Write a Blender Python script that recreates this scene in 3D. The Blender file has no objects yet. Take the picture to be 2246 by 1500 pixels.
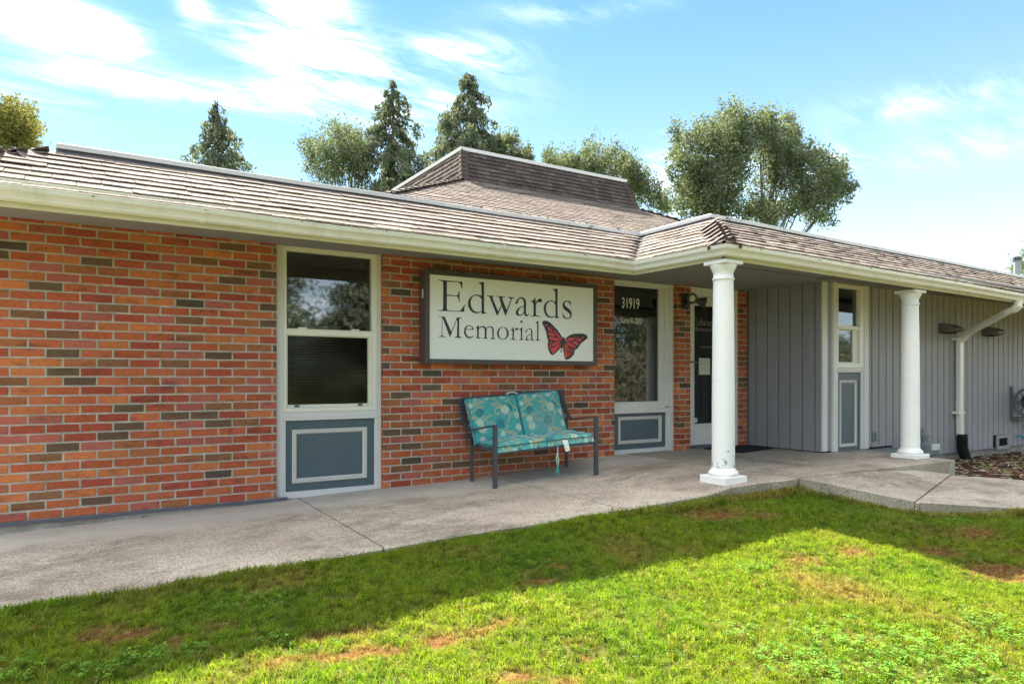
import bpy, math, random
import numpy as np
from mathutils import Vector, Matrix
from mathutils.geometry import tessellate_polygon
R = random.Random(7)
NR = np.random.RandomState(11)
D = bpy.data
SC = bpy.context.scene
ROOTCOL = SC.collection

# ------------------------------------------------------------------ camera, world, sun, exposure
CAM_H = 0.995
YAW = 58.23                      # view direction, degrees from +X (the facade runs along X, +Y goes into the building)
cam = D.cameras.new('camera'); camo = D.objects.new('camera', cam); ROOTCOL.objects.link(camo)
cam.lens = 24.0; cam.sensor_width = 36.0; cam.shift_y = 0.0347; cam.clip_start = 0.05; cam.clip_end = 3000
camo.location = (0, 0, CAM_H); camo.rotation_euler = (math.radians(90), 0, math.radians(YAW - 90))
SC.camera = camo
SC.render.resolution_x = 1024; SC.render.resolution_y = 683
SC.view_settings.view_transform = 'Standard'; SC.view_settings.look = 'None'
SC.view_settings.gamma = 1.0; SC.view_settings.use_curve_mapping = False
SC.view_settings.exposure = 3.17
SC.cycles.max_bounces = 7; SC.cycles.diffuse_bounces = 4; SC.cycles.glossy_bounces = 3
SC.cycles.transmission_bounces = 4; SC.cycles.transparent_max_bounces = 8
SC.cycles.use_denoising = True
SC.cycles.sample_clamp_indirect = 6.0

SUN_D = Vector((0.03, 1.0, 1.08)).normalized()      # towards the sun (behind the building, a little right)
sl = D.lights.new('sun', 'SUN'); sl.energy = 3.0; sl.angle = math.radians(0.9); sl.color = (1.0, 0.93, 0.80)
so = D.objects.new('sun', sl); ROOTCOL.objects.link(so); so.location = (0, 0, 30)
so.rotation_euler = SUN_D.to_track_quat('Z', 'Y').to_euler()
SUN_EL = math.asin(SUN_D.z); SUN_ROT = math.atan2(SUN_D.x, SUN_D.y)

W = D.worlds.new('World'); SC.world = W; W.use_nodes = True
wt = W.node_tree; wt.nodes.clear()
def WN(t, **k):
    n = wt.nodes.new(t)
    for a, b in k.items(): setattr(n, a, b)
    return n
def wm(op, a, b=None, c=None, clamp=False):
    n = WN('ShaderNodeMath', operation=op, use_clamp=clamp)
    for i, v in enumerate((a, b, c)):
        if v is None: continue
        if isinstance(v, (int, float)): n.inputs[i].default_value = v
        else: wt.links.new(v, n.inputs[i])
    return n.outputs[0]
sky = WN('ShaderNodeTexSky', sky_type='NISHITA'); sky.sun_disc = False
sky.sun_elevation = SUN_EL; sky.sun_rotation = SUN_ROT
sky.altitude = 50; sky.air_density = 1.0; sky.dust_density = 0.0; sky.ozone_density = 1.6
hs = WN('ShaderNodeHueSaturation'); hs.inputs['Saturation'].default_value = 1.0; hs.inputs['Value'].default_value = 1.0
gm = WN('ShaderNodeGamma'); gm.inputs['Gamma'].default_value = 0.7; wt.links.new(sky.outputs[0], gm.inputs['Color'])
wt.links.new(gm.outputs[0], hs.inputs['Color'])
tc = WN('ShaderNodeTexCoord'); sx = WN('ShaderNodeSeparateXYZ'); wt.links.new(tc.outputs['Generated'], sx.inputs[0])
az = wm('ARCTAN2', sx.outputs[0], sx.outputs[1]); el = wm('ARCSINE', sx.outputs[2])
# cirrus: noise on a high flat layer
dz = wm('ADD', wm('MAXIMUM', sx.outputs[2], 0.0), 0.16)
cx = WN('ShaderNodeCombineXYZ'); wt.links.new(wm('DIVIDE', sx.outputs[0], dz), cx.inputs[0]); wt.links.new(wm('DIVIDE', sx.outputs[1], dz), cx.inputs[1])
SKYO = 4.0
def wnoise(scale, rot, sc, detail=7, rough=.62, dist=.5):
    mp = WN('ShaderNodeMapping'); mp.inputs['Rotation'].default_value = (0, 0, rot); mp.inputs['Location'].default_value = (SKYO, 0, 0); mp.inputs['Scale'].default_value = sc
    wt.links.new(cx.outputs[0], mp.inputs[0])
    n = WN('ShaderNodeTexNoise'); n.inputs['Scale'].default_value = scale; n.inputs['Detail'].default_value = detail
    n.inputs['Roughness'].default_value = rough; n.inputs['Distortion'].default_value = dist
    wt.links.new(mp.outputs[0], n.inputs['Vector']); return n.outputs[0]
n1 = wnoise(1.5, 0.5, (1, 2.1, 1)); n2 = wnoise(4.2, 0.9, (1, 3.2, 1), 9, .68, .9)
def pxdir(px, py):
    u = (px - 1123) / 1497.; t = math.radians(YAW); c, s = math.cos(t), math.sin(t)
    v = Vector((c + s * u, s - c * u, (828 - py) / 1497.)).normalized()
    return math.atan2(v.x, v.y), math.asin(v.z)
blobs = [(90, 40, .09, .025, 1.1), (200, 75, .06, .02, .8), (640, 100, .09, .04, 1.0), (730, 140, .07, .035, .9), (1000, 115, .08, .022, .8), (270, 185, .10, .012, .7), (520, 215, .16, .018, .65), (1250, 25, .12, .016, .55),
         (880, 230, .08, .05, .6), (2080, 210, .16, .025, .5), (2200, 310, .14, .03, .4), (425, 20, .02, .018, .8), (680, 15, .06, .02, .9), (1060, 200, .1, .05, .45), (60, 200, .1, .03, .45)]
tot = None
for px, py, sa, se, amp in blobs:
    a0, e0 = pxdir(px, py)
    da = wm('DIVIDE', wm('SUBTRACT', az, a0), sa); de = wm('DIVIDE', wm('SUBTRACT', el, e0), se)
    g = wm('MULTIPLY', wm('EXPONENT', wm('MULTIPLY', wm('ADD', wm('MULTIPLY', da, da), wm('MULTIPLY', de, de)), -1.0)), amp)
    tot = g if tot is None else wm('ADD', tot, g)
nz = wm('ADD', wm('MULTIPLY', n1, .55), wm('MULTIPLY', n2, .45))
n0 = wnoise(.42, 0.2, (1, 1.3, 1), 3, .5, .3)                              # where the cloud fields lie
base = wm('MULTIPLY', wm('ADD', wm('MULTIPLY', wm('SUBTRACT', n0, .50), 5.5), wm('MULTIPLY', wm('SUBTRACT', nz, .48), 2.5)), 1.0)                     # clouds over the whole sky, kept dense out of view to add fill light
cl = wm('ADD', wm('MULTIPLY', tot, wm('ADD', wm('MULTIPLY', wm('SUBTRACT', nz, .425), 3.8), .15)), wm('MAXIMUM', base, 0.0), clamp=True)
cl = wm('MULTIPLY', wm('POWER', cl, 1.7), .95)
mx = WN('ShaderNodeMix', data_type='RGBA'); wt.links.new(cl, mx.inputs[0]); tint = WN('ShaderNodeMix', data_type='RGBA', blend_type='MULTIPLY'); tint.inputs[0].default_value = 1.0; tint.inputs[7].default_value = (.078, .188, .238, 1)
wt.links.new(hs.outputs[0], tint.inputs[6]); wt.links.new(tint.outputs[2], mx.inputs[6])
mx.inputs[7].default_value = (4.1, 4.0, 3.85, 1)  # cloud white set bright so it fills the shaded front
veil = wm('MULTIPLY', wm('EXPONENT', wm('MULTIPLY', wm('MAXIMUM', el, 0.0), -5.0)), .34)
cl = wm('ADD', cl, wm('MULTIPLY', wm('SUBTRACT', 1.0, cl), veil)); wt.links.new(cl, mx.inputs[0])
bg = WN('ShaderNodeBackground'); bg.inputs['Strength'].default_value = 0.15
wo = WN('ShaderNodeOutputWorld'); wt.links.new(mx.outputs[2], bg.inputs[0]); wt.links.new(bg.outputs[0], wo.inputs[0])

# ------------------------------------------------------------------ materials
class NT:
    def __init__(s, name):
        s.m = D.materials.new(name); s.m.use_nodes = True; s.t = s.m.node_tree
        s.b = s.t.nodes['Principled BSDF']; s.out = s.t.nodes['Material Output']
    def n(s, t, **k):
        n = s.t.nodes.new(t)
        for a, b in k.items(): setattr(n, a, b)
        return n
    def l(s, a, b): s.t.links.new(a, b)
    def math(s, op, a, b=None, c=None, clamp=False):
        n = s.n('ShaderNodeMath', operation=op, use_clamp=clamp)
        for i, v in enumerate((a, b, c)):
            if v is None: continue
            if isinstance(v, (int, float)): n.inputs[i].default_value = v
            else: s.l(v, n.inputs[i])
        return n.outputs[0]
    def pos(s, sc=(1, 1, 1), rot=(0, 0, 0), obj=False):
        g = s.n('ShaderNodeTexCoord').outputs['Object'] if obj else s.n('ShaderNodeNewGeometry').outputs['Position']
        mp = s.n('ShaderNodeMapping'); mp.inputs['Scale'].default_value = sc; mp.inputs['Rotation'].default_value = rot
        s.l(g, mp.inputs[0]); return mp.outputs[0]
    def noise(s, scale, detail=4, rough=.55, sc=(1, 1, 1), obj=False, dist=0., col=False):
        n = s.n('ShaderNodeTexNoise'); n.inputs['Scale'].default_value = scale; n.inputs['Detail'].default_value = detail
        n.inputs['Roughness'].default_value = rough; n.inputs['Distortion'].default_value = dist
        s.l(s.pos(sc, obj=obj), n.inputs['Vector']); return n.outputs[1 if col else 0]
    def voro(s, scale, sc=(1, 1, 1), feature='F1', out='Distance', obj=False):
        n = s.n('ShaderNodeTexVoronoi', feature=feature); n.inputs['Scale'].default_value = scale
        s.l(s.pos(sc, obj=obj), n.inputs['Vector']); return n.outputs[out]
    def ramp(s, f, stops, interp='LINEAR'):
        r = s.n('ShaderNodeValToRGB'); r.color_ramp.interpolation = interp
        e = r.color_ramp.elements
        while len(e) < len(stops): e.new(.5)
        for i, (p, c) in enumerate(stops):
            e[i].position = p; e[i].color = (*c, 1) if len(c) == 3 else c
        s.l(f, r.inputs[0]); return r.outputs[0]
    def mix(s, f, a, b, bt='MIX'):
        m = s.n('ShaderNodeMix', data_type='RGBA', blend_type=bt)
        for i, v in ((0, f), (6, a), (7, b)):
            if isinstance(v, (int, float)): m.inputs[i].default_value = v
            elif isinstance(v, tuple): m.inputs[i].default_value = (*v, 1)
            else: s.l(v, m.inputs[i])
        return m.outputs[2]
    def bump(s, h, strength=.3, dist=.01):
        b = s.n('ShaderNodeBump'); b.inputs['Strength'].default_value = strength; b.inputs['Distance'].default_value = dist
        s.l(h, b.inputs['Height']); s.l(b.outputs[0], s.b.inputs['Normal'])
    def col(s, c):
        if isinstance(c, tuple): s.b.inputs['Base Color'].default_value = (*c, 1)
        else: s.l(c, s.b.inputs['Base Color'])
    def rough(s, r, metal=0., spec=.5):
        if isinstance(r, (int, float)): s.b.inputs['Roughness'].default_value = r
        else: s.l(r, s.b.inputs['Roughness'])
        s.b.inputs['Metallic'].default_value = metal; s.b.inputs['Specular IOR Level'].default_value = spec

def g3(v): return (v, v, v)
def paint(name, c, rough=.5, spec=.4, var=.08, dirt=None, dirt_amt=.0, scale=6., grain=0., gsc=(1, 1, 1), bump=.08):
    """painted / plain surface with slight tone variation, optional dirt and grain"""
    m = NT(name); n = m.noise(scale, 5, .6)
    k = m.math('MULTIPLY_ADD', n, 2 * var, 1 - var)
    cc = m.mix(1.0, c, k, 'MULTIPLY')
    if dirt:
        f = m.math('MULTIPLY', m.math('SUBTRACT', m.noise(scale * .6, 8, .7, gsc), .52, clamp=True), 6 * dirt_amt, clamp=True)
        cc = m.mix(f, cc, dirt)
    if grain:
        gn = m.noise(60, 5, .6, gsc); cc = m.mix(1.0, cc, m.math('MULTIPLY_ADD', gn, 2 * grain, 1 - grain), 'MULTIPLY')
        m.bump(gn, .35, .004)
    else: m.bump(m.noise(scale * 14, 4, .6), bump, .003)
    m.col(cc); m.rough(rough, 0, spec); return m.m

def brick_material(name, source):
    m = NT(name)
    if source == 'object': c = m.n('ShaderNodeObjectInfo').outputs['Color']
    else:
        a = m.n('ShaderNodeAttribute'); a.attribute_name = 'tint'; c = a.outputs['Color']
    # flashed ends and kiln marks, specks, scratches
    f1 = m.noise(7.5, 3, .5, (1, 1, 2.2)); fl = m.math('MULTIPLY', m.math('SUBTRACT', f1, .555, clamp=True), 5.0, clamp=True)
    c = m.mix(m.math('MULTIPLY', fl, .65), c, (.075, .048, .035))
    f2 = m.noise(9, 3, .5, (1.2, 1, 3)); lt = m.math('MULTIPLY', m.math('SUBTRACT', f2, .58, clamp=True), 3.0, clamp=True)
    c = m.mix(m.math('MULTIPLY', lt, .35), c, (.46, .17, .10))
    sp = m.noise(160, 4, .7); c = m.mix(1., c, m.math('MULTIPLY_ADD', sp, .8, .6), 'MULTIPLY'); c = m.mix(1., c, m.math('MULTIPLY_ADD', m.noise(38, 5, .75, (1, 1, 1.8)), 1.1, .45), 'MULTIPLY')
    ef = m.math('MULTIPLY', m.math('SUBTRACT', m.noise(30, 8, .8), .615, clamp=True), 14, clamp=True)
    c = m.mix(m.math('MULTIPLY', ef, .55), c, (.55, .49, .42))
    stn = m.math('MULTIPLY', m.math('SUBTRACT', m.noise(1.3, 7, .7, (1, 1, .6)), .47, clamp=True), 2.2, clamp=True); c = m.mix(m.math('MULTIPLY', stn, .35), c, (.13, .075, .05))
    m.col(c); m.rough(.8, 0, .25)
    m.bump(m.math('ADD', m.noise(130, 5, .7), m.math('MULTIPLY', m.noise(24, 3, .5), .6)), .55, .004); return m.m
M = {}
M['brick'] = brick_material('fired_brick', 'object'); M['brick_j'] = brick_material('fired_brick_course', 'attr')
def mortar():
    m = NT('mortar'); c = m.ramp(m.noise(14, 5, .6), [(.3, (.34, .32, .28)), (.7, (.56, .53, .47))])
    c = m.mix(1., c, m.math('MULTIPLY_ADD', m.noise(220, 3, .7), .6, .7), 'MULTIPLY')
    m.col(c); m.rough(.95, 0, .1); m.bump(m.noise(170, 5, .75), .8, .006); return m.m
M['mortar'] = mortar()
def concrete(name, a, b, agg=1., dirt=.5):
    m = NT(name); n = m.noise(1.4, 8, .62)
    c = m.ramp(n, [(.3, a), (.7, b)])
    # exposed fine aggregate
    v = m.n('ShaderNodeTexVoronoi'); v.inputs['Scale'].default_value = 190; m.l(m.pos(), v.inputs['Vector'])
    hv = m.n('ShaderNodeSeparateColor'); m.l(v.outputs['Color'], hv.inputs[0])
    k = m.math('MULTIPLY_ADD', hv.outputs[0], .9 * agg, 1 - .42 * agg)
    c = m.mix(1., c, k, 'MULTIPLY')
    c = m.mix(m.math('MULTIPLY', m.math('SUBTRACT', m.noise(120, 3, .8), .58, clamp=True), 5 * agg, clamp=True), c, (.05, .045, .04))
    f = m.math('MULTIPLY', m.math('SUBTRACT', m.math('ADD', m.math('MULTIPLY', m.noise(2.2, 9, .72, (1, 1.8, 1), dist=.6), .6), m.math('MULTIPLY', m.noise(.8, 4, .6), .4)), .475, clamp=True), 9 * dirt, clamp=True)
    c = m.mix(m.math('MULTIPLY', f, .52), c, (.105, .085, .065))
    m.col(c); m.rough(.93, 0, .15)
    m.bump(m.math('ADD', v.outputs['Distance'], m.noise(60, 4, .6)), .6 * agg + .1, .006); return m
def walkway_material():
    m = concrete('exposed_aggregate_concrete', (.33, .272, .218), (.53, .455, .375), 1.25, .95)
    # paler trowelled strip and runoff next to the wall
    old = m.b.inputs['Base Color'].links[0].from_socket
    sp = m.n('ShaderNodeSeparateXYZ'); m.l(m.n('ShaderNodeNewGeometry').outputs['Position'], sp.inputs[0])
    y = m.math('ADD', sp.outputs[1], m.math('MULTIPLY', m.math('SUBTRACT', m.noise(2.2, 6, .65), .5), .55))
    f = m.math('MULTIPLY', m.math('SUBTRACT', y, 5.05), 3.2, clamp=True)
    pal = m.ramp(m.noise(3.5, 7, .6), [(.3, (.50, .46, .41)), (.7, (.62, .575, .52))])
    pal = m.mix(1., pal, m.math('MULTIPLY_ADD', m.noise(200, 3, .7), .5, .75), 'MULTIPLY')
    m.col(m.mix(m.math('MULTIPLY', f, .85), old, pal)); return m.m
M['walk'] = walkway_material()
M['walk_side'] = concrete('mossy_concrete_edge', (.26, .235, .175), (.42, .38, .30), 1.1, 1.2).m
M['patch'] = concrete('smooth_grey_concrete', (.30, .27, .22), (.40, .365, .30), .35, .7).m
M['found'] = concrete('foundation_concrete', (.33, .30, .26), (.47, .44, .40), .5, .8).m
M['gutter'] = paint('gutter_paint', (.79, .78, .72), .35, .5, .05, (.42, .42, .24), .30, 2.6, gsc=(3.2, 1, .9))
M['fascia'] = paint('fascia_paint', (.66, .65, .50), .6, .3, .08, (.25, .20, .12), .18, 3, gsc=(1, 1, 2))
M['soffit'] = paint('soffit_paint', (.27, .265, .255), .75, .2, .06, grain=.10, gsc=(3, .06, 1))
M['column'] = paint('column_paint', (.81, .81, .80), .55, .35, .05, (.46, .43, .36), .10, 7, gsc=(1, 1, .5))
def chipped():
    m = NT('column_paint_chipped'); sp = m.n('ShaderNodeSeparateXYZ'); m.l(m.n('ShaderNodeNewGeometry').outputs['Position'], sp.inputs[0])
    h = m.math('MULTIPLY', m.math('SUBTRACT', .47, sp.outputs[2]), 3.4, clamp=True)
    k = m.math('GREATER_THAN', m.math('ADD', m.noise(11, 6, .62, (1, 1, .8)), m.math('MULTIPLY', h, .30)), .725)
    c = m.mix(1., (.80, .80, .80), m.math('MULTIPLY_ADD', m.noise(7, 4, .6), .08, .95), 'MULTIPLY')
    m.col(m.mix(k, c, (.34, .32, .25))); m.rough(.6, 0, .3); m.bump(m.math('SUBTRACT', 1., k), .5, .004); return m.m
M['chip'] = chipped()
M['trim'] = paint('trim_paint', (.68, .67, .655), .55, .35, .05, (.25, .23, .2), .08, 5)
M['vinyl'] = paint('window_vinyl', (.78, .77, .68), .4, .5, .03, (.5, .5, .35), .05, 5)
M['panel'] = paint('panel_paint', (.085, .122, .145), .5, .4, .10, (.2, .22, .22), .05, 5, bump=.15)
M['mould'] = paint('moulding_paint', (.60, .58, .55), .5, .35, .04, (.3, .28, .25), .1, 8)
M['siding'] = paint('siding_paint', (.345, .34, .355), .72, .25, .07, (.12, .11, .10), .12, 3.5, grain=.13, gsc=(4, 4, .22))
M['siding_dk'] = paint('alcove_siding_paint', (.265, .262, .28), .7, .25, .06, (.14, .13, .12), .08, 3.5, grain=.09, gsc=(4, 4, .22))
M['groove'] = paint('siding_groove', (.035, .030, .030), .9, .1)
M['door'] = paint('door_paint', (.82, .81, .77), .45, .45, .04, (.4, .38, .3), .05, 6)
M['bronze'] = paint('dark_bronze_metal', (.045, .040, .042), .45, .5, .1)
M['signframe'] = paint('sign_frame_metal', (.075, .062, .060), .42, .5, .15, (.13, .1, .09), .2, 3, gsc=(3, 1, .5))
M['signface'] = paint('sign_face_acrylic', (.87, .88, .86), .35, .5, .015)
M['ink'] = paint('sign_ink', (.028, .043, .060), .4, .4, .05)
M['red'] = paint('sign_red', (.72, .075, .085), .4, .4, .05)
M['bench'] = paint('bench_metal', (.052, .060, .078), .42, .5, .15, (.16, .16, .17), .12, 14)
M['black'] = paint('black_plastic', (.018, .018, .018), .5, .4, .1, (.2, .2, .2), .1, 22)
M['dark'] = paint('dark_interior', (.012, .011, .012), .9, .1)  # near-black colour puts the darkness of unlit spaces into the surface
M['blind_red'] = paint('blind_slat_reddish', (.34, .17, .11), .6, .3)
M['blind'] = paint('blind_slat', (.16, .11, .085), .6, .3)
M['vent'] = paint('hood_metal', (.125, .115, .105), .5, .4, .1)
M['meter'] = paint('meter_grey', (.20, .235, .245), .5, .5, .12, (.15, .13, .1), .25, 9)
M['brass'] = paint('tarnished_brass', (.20, .14, .07), .35, .6)
M['paper'] = paint('paper', (.62, .70, .62), .8, .2, .03)
M['white'] = paint('white_print', (.80, .80, .74), .6, .2, .02)
M['greyprint'] = paint('etched_print', (.34, .36, .33), .6, .2, .02)
M['mat'] = paint('rubber_mat', (.030, .030, .034), .9, .1, .2, (.09, .09, .08), .3, 14)
M['hose'] = paint('green_hose', (.012, .06, .05), .4, .5)
M['hose2'] = paint('blue_hose', (.03, .26, .40), .4, .5)
M['reel'] = paint('reel_plastic', (.13, .15, .165), .5, .4)
M['lens'] = paint('frosted_lens', (.62, .60, .45), .3, .5)
M['glassdoor'] = paint('door_interior', (.10, .10, .115), .6, .2)
M['tag'] = paint('care_tag', (.75, .74, .72), .8, .1, .06)
def coping():
    m = NT('coping_metal'); c = m.mix(1., (.56, .55, .54), m.math('MULTIPLY_ADD', m.noise(3, 5, .6), .3, .85), 'MULTIPLY')
    f = m.math('MULTIPLY', m.math('SUBTRACT', m.noise(7, 8, .75), .56, clamp=True), 9, clamp=True)
    sp = m.n('ShaderNodeSeparateXYZ'); m.l(m.n('ShaderNodeNewGeometry').outputs['Position'], sp.inputs[0])
    g = m.math('MULTIPLY', m.math('SUBTRACT', sp.outputs[0], 1.8), .5, clamp=True)
    m.col(m.mix(m.math('MULTIPLY', f, g), c, (.035, .034, .028))); m.rough(.5, .2, .4); m.bump(m.noise(20, 4, .6), .15, .004); return m.m
M['coping'] = coping()
M['flash'] = paint('flashing_metal', (.11, .115, .15), .5, .4, .1)
M['drip'] = paint('flashing_edge', (.62, .61, .60), .5, .4, .05)
def shingle_mat(name, source, a, b, streak=(.035, .032, .032), sk=.3):
    m = NT(name)
    if source == 'object': c0 = m.n('ShaderNodeObjectInfo').outputs['Color']
    else:
        at = m.n('ShaderNodeAttribute'); at.attribute_name = 'tint'; c0 = at.outputs['Color']
    c = m.ramp(m.noise(70, 5, .8), [(.30, a), (.68, b)])
    c = m.mix(1., c, c0, 'MULTIPLY')
    v = m.n('ShaderNodeTexVoronoi'); v.inputs['Scale'].default_value = 260; m.l(m.pos(), v.inputs['Vector'])
    hv = m.n('ShaderNodeSeparateColor'); m.l(v.outputs['Color'], hv.inputs[0])
    c = m.mix(1., c, m.math('MULTIPLY_ADD', hv.outputs[0], 1.1, .42), 'MULTIPLY')
    f = m.math('MULTIPLY', m.math('SUBTRACT', m.noise(2.3, 7, .7), .5, clamp=True), 5 * sk, clamp=True)
    c = m.mix(f, c, streak)
    m.col(c); m.rough(.95, 0, .08); m.bump(m.math('ADD', hv.outputs[1], m.noise(50, 4, .7)), .8, .004); return m.m
M['shingle'] = shingle_mat('asphalt_shingle', 'object', (.125, .103, .092), (.335, .280, .250), sk=.18)
M['shingle_j'] = shingle_mat('asphalt_shingle_course', 'attr', (.125, .103, .092), (.335, .280, .250), sk=.18)
M['shake'] = shingle_mat('weathered_mansard_shingle', 'attr', (.050, .040, .036), (.145, .118, .108), sk=.55)
M['deck'] = paint('roof_deck', (.10, .085, .08), .95, .05)
M['flat'] = paint('flat_roof_membrane', (.12, .12, .12), .9, .1, .2)
M['edge'] = paint('shaded_butt_and_debris', (.05, .038, .035), .95, .05)  # dark colour paints backlit shade onto hip cap butts; also serves the debris
def cushion():
    m = NT('floral_outdoor_fabric'); a = m.n('ShaderNodeAttribute'); a.attribute_name = 'print'
    c = m.mix(1., a.outputs['Color'], m.math('MULTIPLY_ADD', m.noise(300, 3, .7), .5, .75), 'MULTIPLY')
    f = m.math('MULTIPLY', m.math('SUBTRACT', m.noise(9, 7, .7), .52, clamp=True), 2.2, clamp=True)
    m.col(m.mix(m.math('MULTIPLY', f, .45), c, (.17, .2, .17))); m.rough(.9, 0, .15)
    m.b.inputs['Sheen Weight'].default_value = .15
    m.bump(m.math('ADD', m.noise(30, 4, .6), m.noise(400, 2, .5)), .35, .005); return m.m
M['cushion'] = cushion()
def glass(kk=1., tt=.62):
    m = NT('window_glass' if kk == 1. else 'screened_glass'); m.t.nodes.remove(m.b)
    tr = m.n('ShaderNodeBsdfTransparent'); tr.inputs[0].default_value = (tt, tt, tt, 1)
    gl = m.n('ShaderNodeBsdfGlossy'); gl.inputs['Roughness'].default_value = .03 if kk == 1. else .07; gl.inputs[0].default_value = (.95, .97, 1, 1)
    fr = m.n('ShaderNodeFresnel'); fr.inputs[0].default_value = 1.55
    b = m.n('ShaderNodeBump'); b.inputs['Strength'].default_value = .03; b.inputs['Distance'].default_value = .01
    m.l(m.noise(2.2, 2, .5), b.inputs['Height']); m.l(b.outputs[0], gl.inputs['Normal'])
    mx = m.n('ShaderNodeMixShader'); m.l(m.math('MULTIPLY', m.math('MULTIPLY_ADD', fr.outputs[0], 1.6, .06, clamp=True), kk), mx.inputs[0])
    m.l(tr.outputs[0], mx.inputs[1]); m.l(gl.outputs[0], mx.inputs[2]); m.l(mx.outputs[0], m.out.inputs[0]); return m.m
M['glass'] = glass()
M['screen'] = glass(.45, .45)
def leafmat(name, a, b, trans=.35, attr=True):
    m = NT(name); at = m.n('ShaderNodeAttribute'); at.attribute_name = 'tint'
    sp = m.n('ShaderNodeSeparateColor'); m.l(at.outputs['Color'], sp.inputs[0])
    c = m.mix(sp.outputs[0], a, b)
    df = m.n('ShaderNodeBsdfDiffuse'); tl = m.n('ShaderNodeBsdfTranslucent'); gl = m.n('ShaderNodeBsdfGlossy'); gl.inputs['Roughness'].default_value = .45
    tc_ = m.mix(1., c, (1.1, 1.15, .75), 'MULTIPLY')
    m.l(c, df.inputs[0]); m.l(tc_, tl.inputs[0])
    mx = m.n('ShaderNodeMixShader'); mx.inputs[0].default_value = trans; m.l(df.outputs[0], mx.inputs[1]); m.l(tl.outputs[0], mx.inputs[2])
    m2 = m.n('ShaderNodeMixShader'); m2.inputs[0].default_value = .015; m.l(mx.outputs[0], m2.inputs[1]); m.l(gl.outputs[0], m2.inputs[2])
    m.t.nodes.remove(m.b); m.l(m2.outputs[0], m.out.inputs[0]); return m.m
M['leaf'] = leafmat('broad_leaf', (.05, .078, .05), (.19, .205, .13), .42)
M['leaf_y'] = leafmat('yellowing_leaf', (.06, .085, .03), (.23, .19, .06), .4)
M['conifer'] = leafmat('cedar_foliage', (.055, .08, .058), (.20, .215, .155), .42)
M['bark'] = paint('bark', (.13, .105, .085), .9, .1, .2, grain=.3, gsc=(5, 5, .6))
def grassmat():
    m = NT('grass_blade'); a = m.n('ShaderNodeAttribute', attribute_type='INSTANCER'); a.attribute_name = 'dry'
    r = m.n('ShaderNodeAttribute', attribute_type='INSTANCER'); r.attribute_name = 'rnd'
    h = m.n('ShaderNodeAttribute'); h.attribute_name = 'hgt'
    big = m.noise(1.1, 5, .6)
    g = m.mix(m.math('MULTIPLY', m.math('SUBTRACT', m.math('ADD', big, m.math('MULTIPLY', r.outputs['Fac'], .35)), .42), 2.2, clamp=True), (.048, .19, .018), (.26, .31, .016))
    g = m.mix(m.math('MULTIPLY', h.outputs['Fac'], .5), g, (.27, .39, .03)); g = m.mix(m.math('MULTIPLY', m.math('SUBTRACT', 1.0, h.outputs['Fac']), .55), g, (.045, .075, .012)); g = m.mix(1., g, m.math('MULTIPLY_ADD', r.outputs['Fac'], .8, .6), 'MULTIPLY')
    dryc = m.mix(r.outputs['Fac'], (.15, .065, .020), (.48, .33, .14))
    c = m.mix(a.outputs['Fac'], g, dryc)
    df = m.n('ShaderNodeBsdfDiffuse'); tl = m.n('ShaderNodeBsdfTranslucent'); gl = m.n('ShaderNodeBsdfGlossy'); gl.inputs['Roughness'].default_value = .35
    m.l(c, df.inputs[0]); m.l(m.mix(1., c, (1.25, 1.35, .75), 'MULTIPLY'), tl.inputs[0])
    mx = m.n('ShaderNodeMixShader'); mx.inputs[0].default_value = .42; m.l(df.outputs[0], mx.inputs[1]); m.l(tl.outputs[0], mx.inputs[2])
    m2 = m.n('ShaderNodeMixShader'); m2.inputs[0].default_value = .01; m.l(mx.outputs[0], m2.inputs[1]); m.l(gl.outputs[0], m2.inputs[2])
    m.t.nodes.remove(m.b); m.l(m2.outputs[0], m.out.inputs[0]); return m.m
M['grass'] = grassmat()
def clovermat():
    m = NT('clover_leaf'); r = m.n('ShaderNodeAttribute', attribute_type='INSTANCER'); r.attribute_name = 'rnd'
    c = m.mix(r.outputs['Fac'], (.045, .13, .018), (.13, .25, .03))
    m.col(c); m.rough(.9, 0, .05); return m.m
M['clover'] = clovermat()
def soil():
    m = NT('lawn_soil'); n = m.noise(1.1, 5, .6); c = m.mix(n, (.055, .085, .014), (.12, .13, .022))
    c = m.mix(m.math('MULTIPLY', m.noise(40, 6, .75), .5), c, (.10, .070, .030))
    at = m.n('ShaderNodeAttribute'); at.attribute_name = 'dry'; c = m.mix(at.outputs['Fac'], c, m.ramp(m.noise(60, 5, .8), [(.35, (.05, .022, .008)), (.65, (.22, .11, .04))]))
    m.col(c); m.rough(1, 0, .05); m.bump(m.noise(90, 5, .7), .7, .02); return m.m
M['soil'] = soil()
def mulch():
    m = NT('bark_mulch'); c = m.ramp(m.noise(26, 7, .8), [(.3, (.028, .017, .012)), (.55, (.10, .055, .035)), (.75, (.26, .19, .13))])
    m.col(c); m.rough(.95, 0, .1); m.bump(m.noise(50, 5, .7), .9, .03); return m.m
M['mulch'] = mulch()
def chipmat():
    m = NT('bark_chip'); at = m.n('ShaderNodeAttribute'); at.attribute_name = 'tint'
    m.col(m.mix(1., at.outputs['Color'], m.math('MULTIPLY_ADD', m.noise(90, 3, .7), .8, .6), 'MULTIPLY')); m.rough(.9, 0, .15); return m.m
M['chips'] = chipmat()
M['field'] = paint('distant_field', (.10, .13, .035), .95, .05, .3)
M['asphalt'] = paint('asphalt', (.06, .06, .06), .9, .1, .2)

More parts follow.
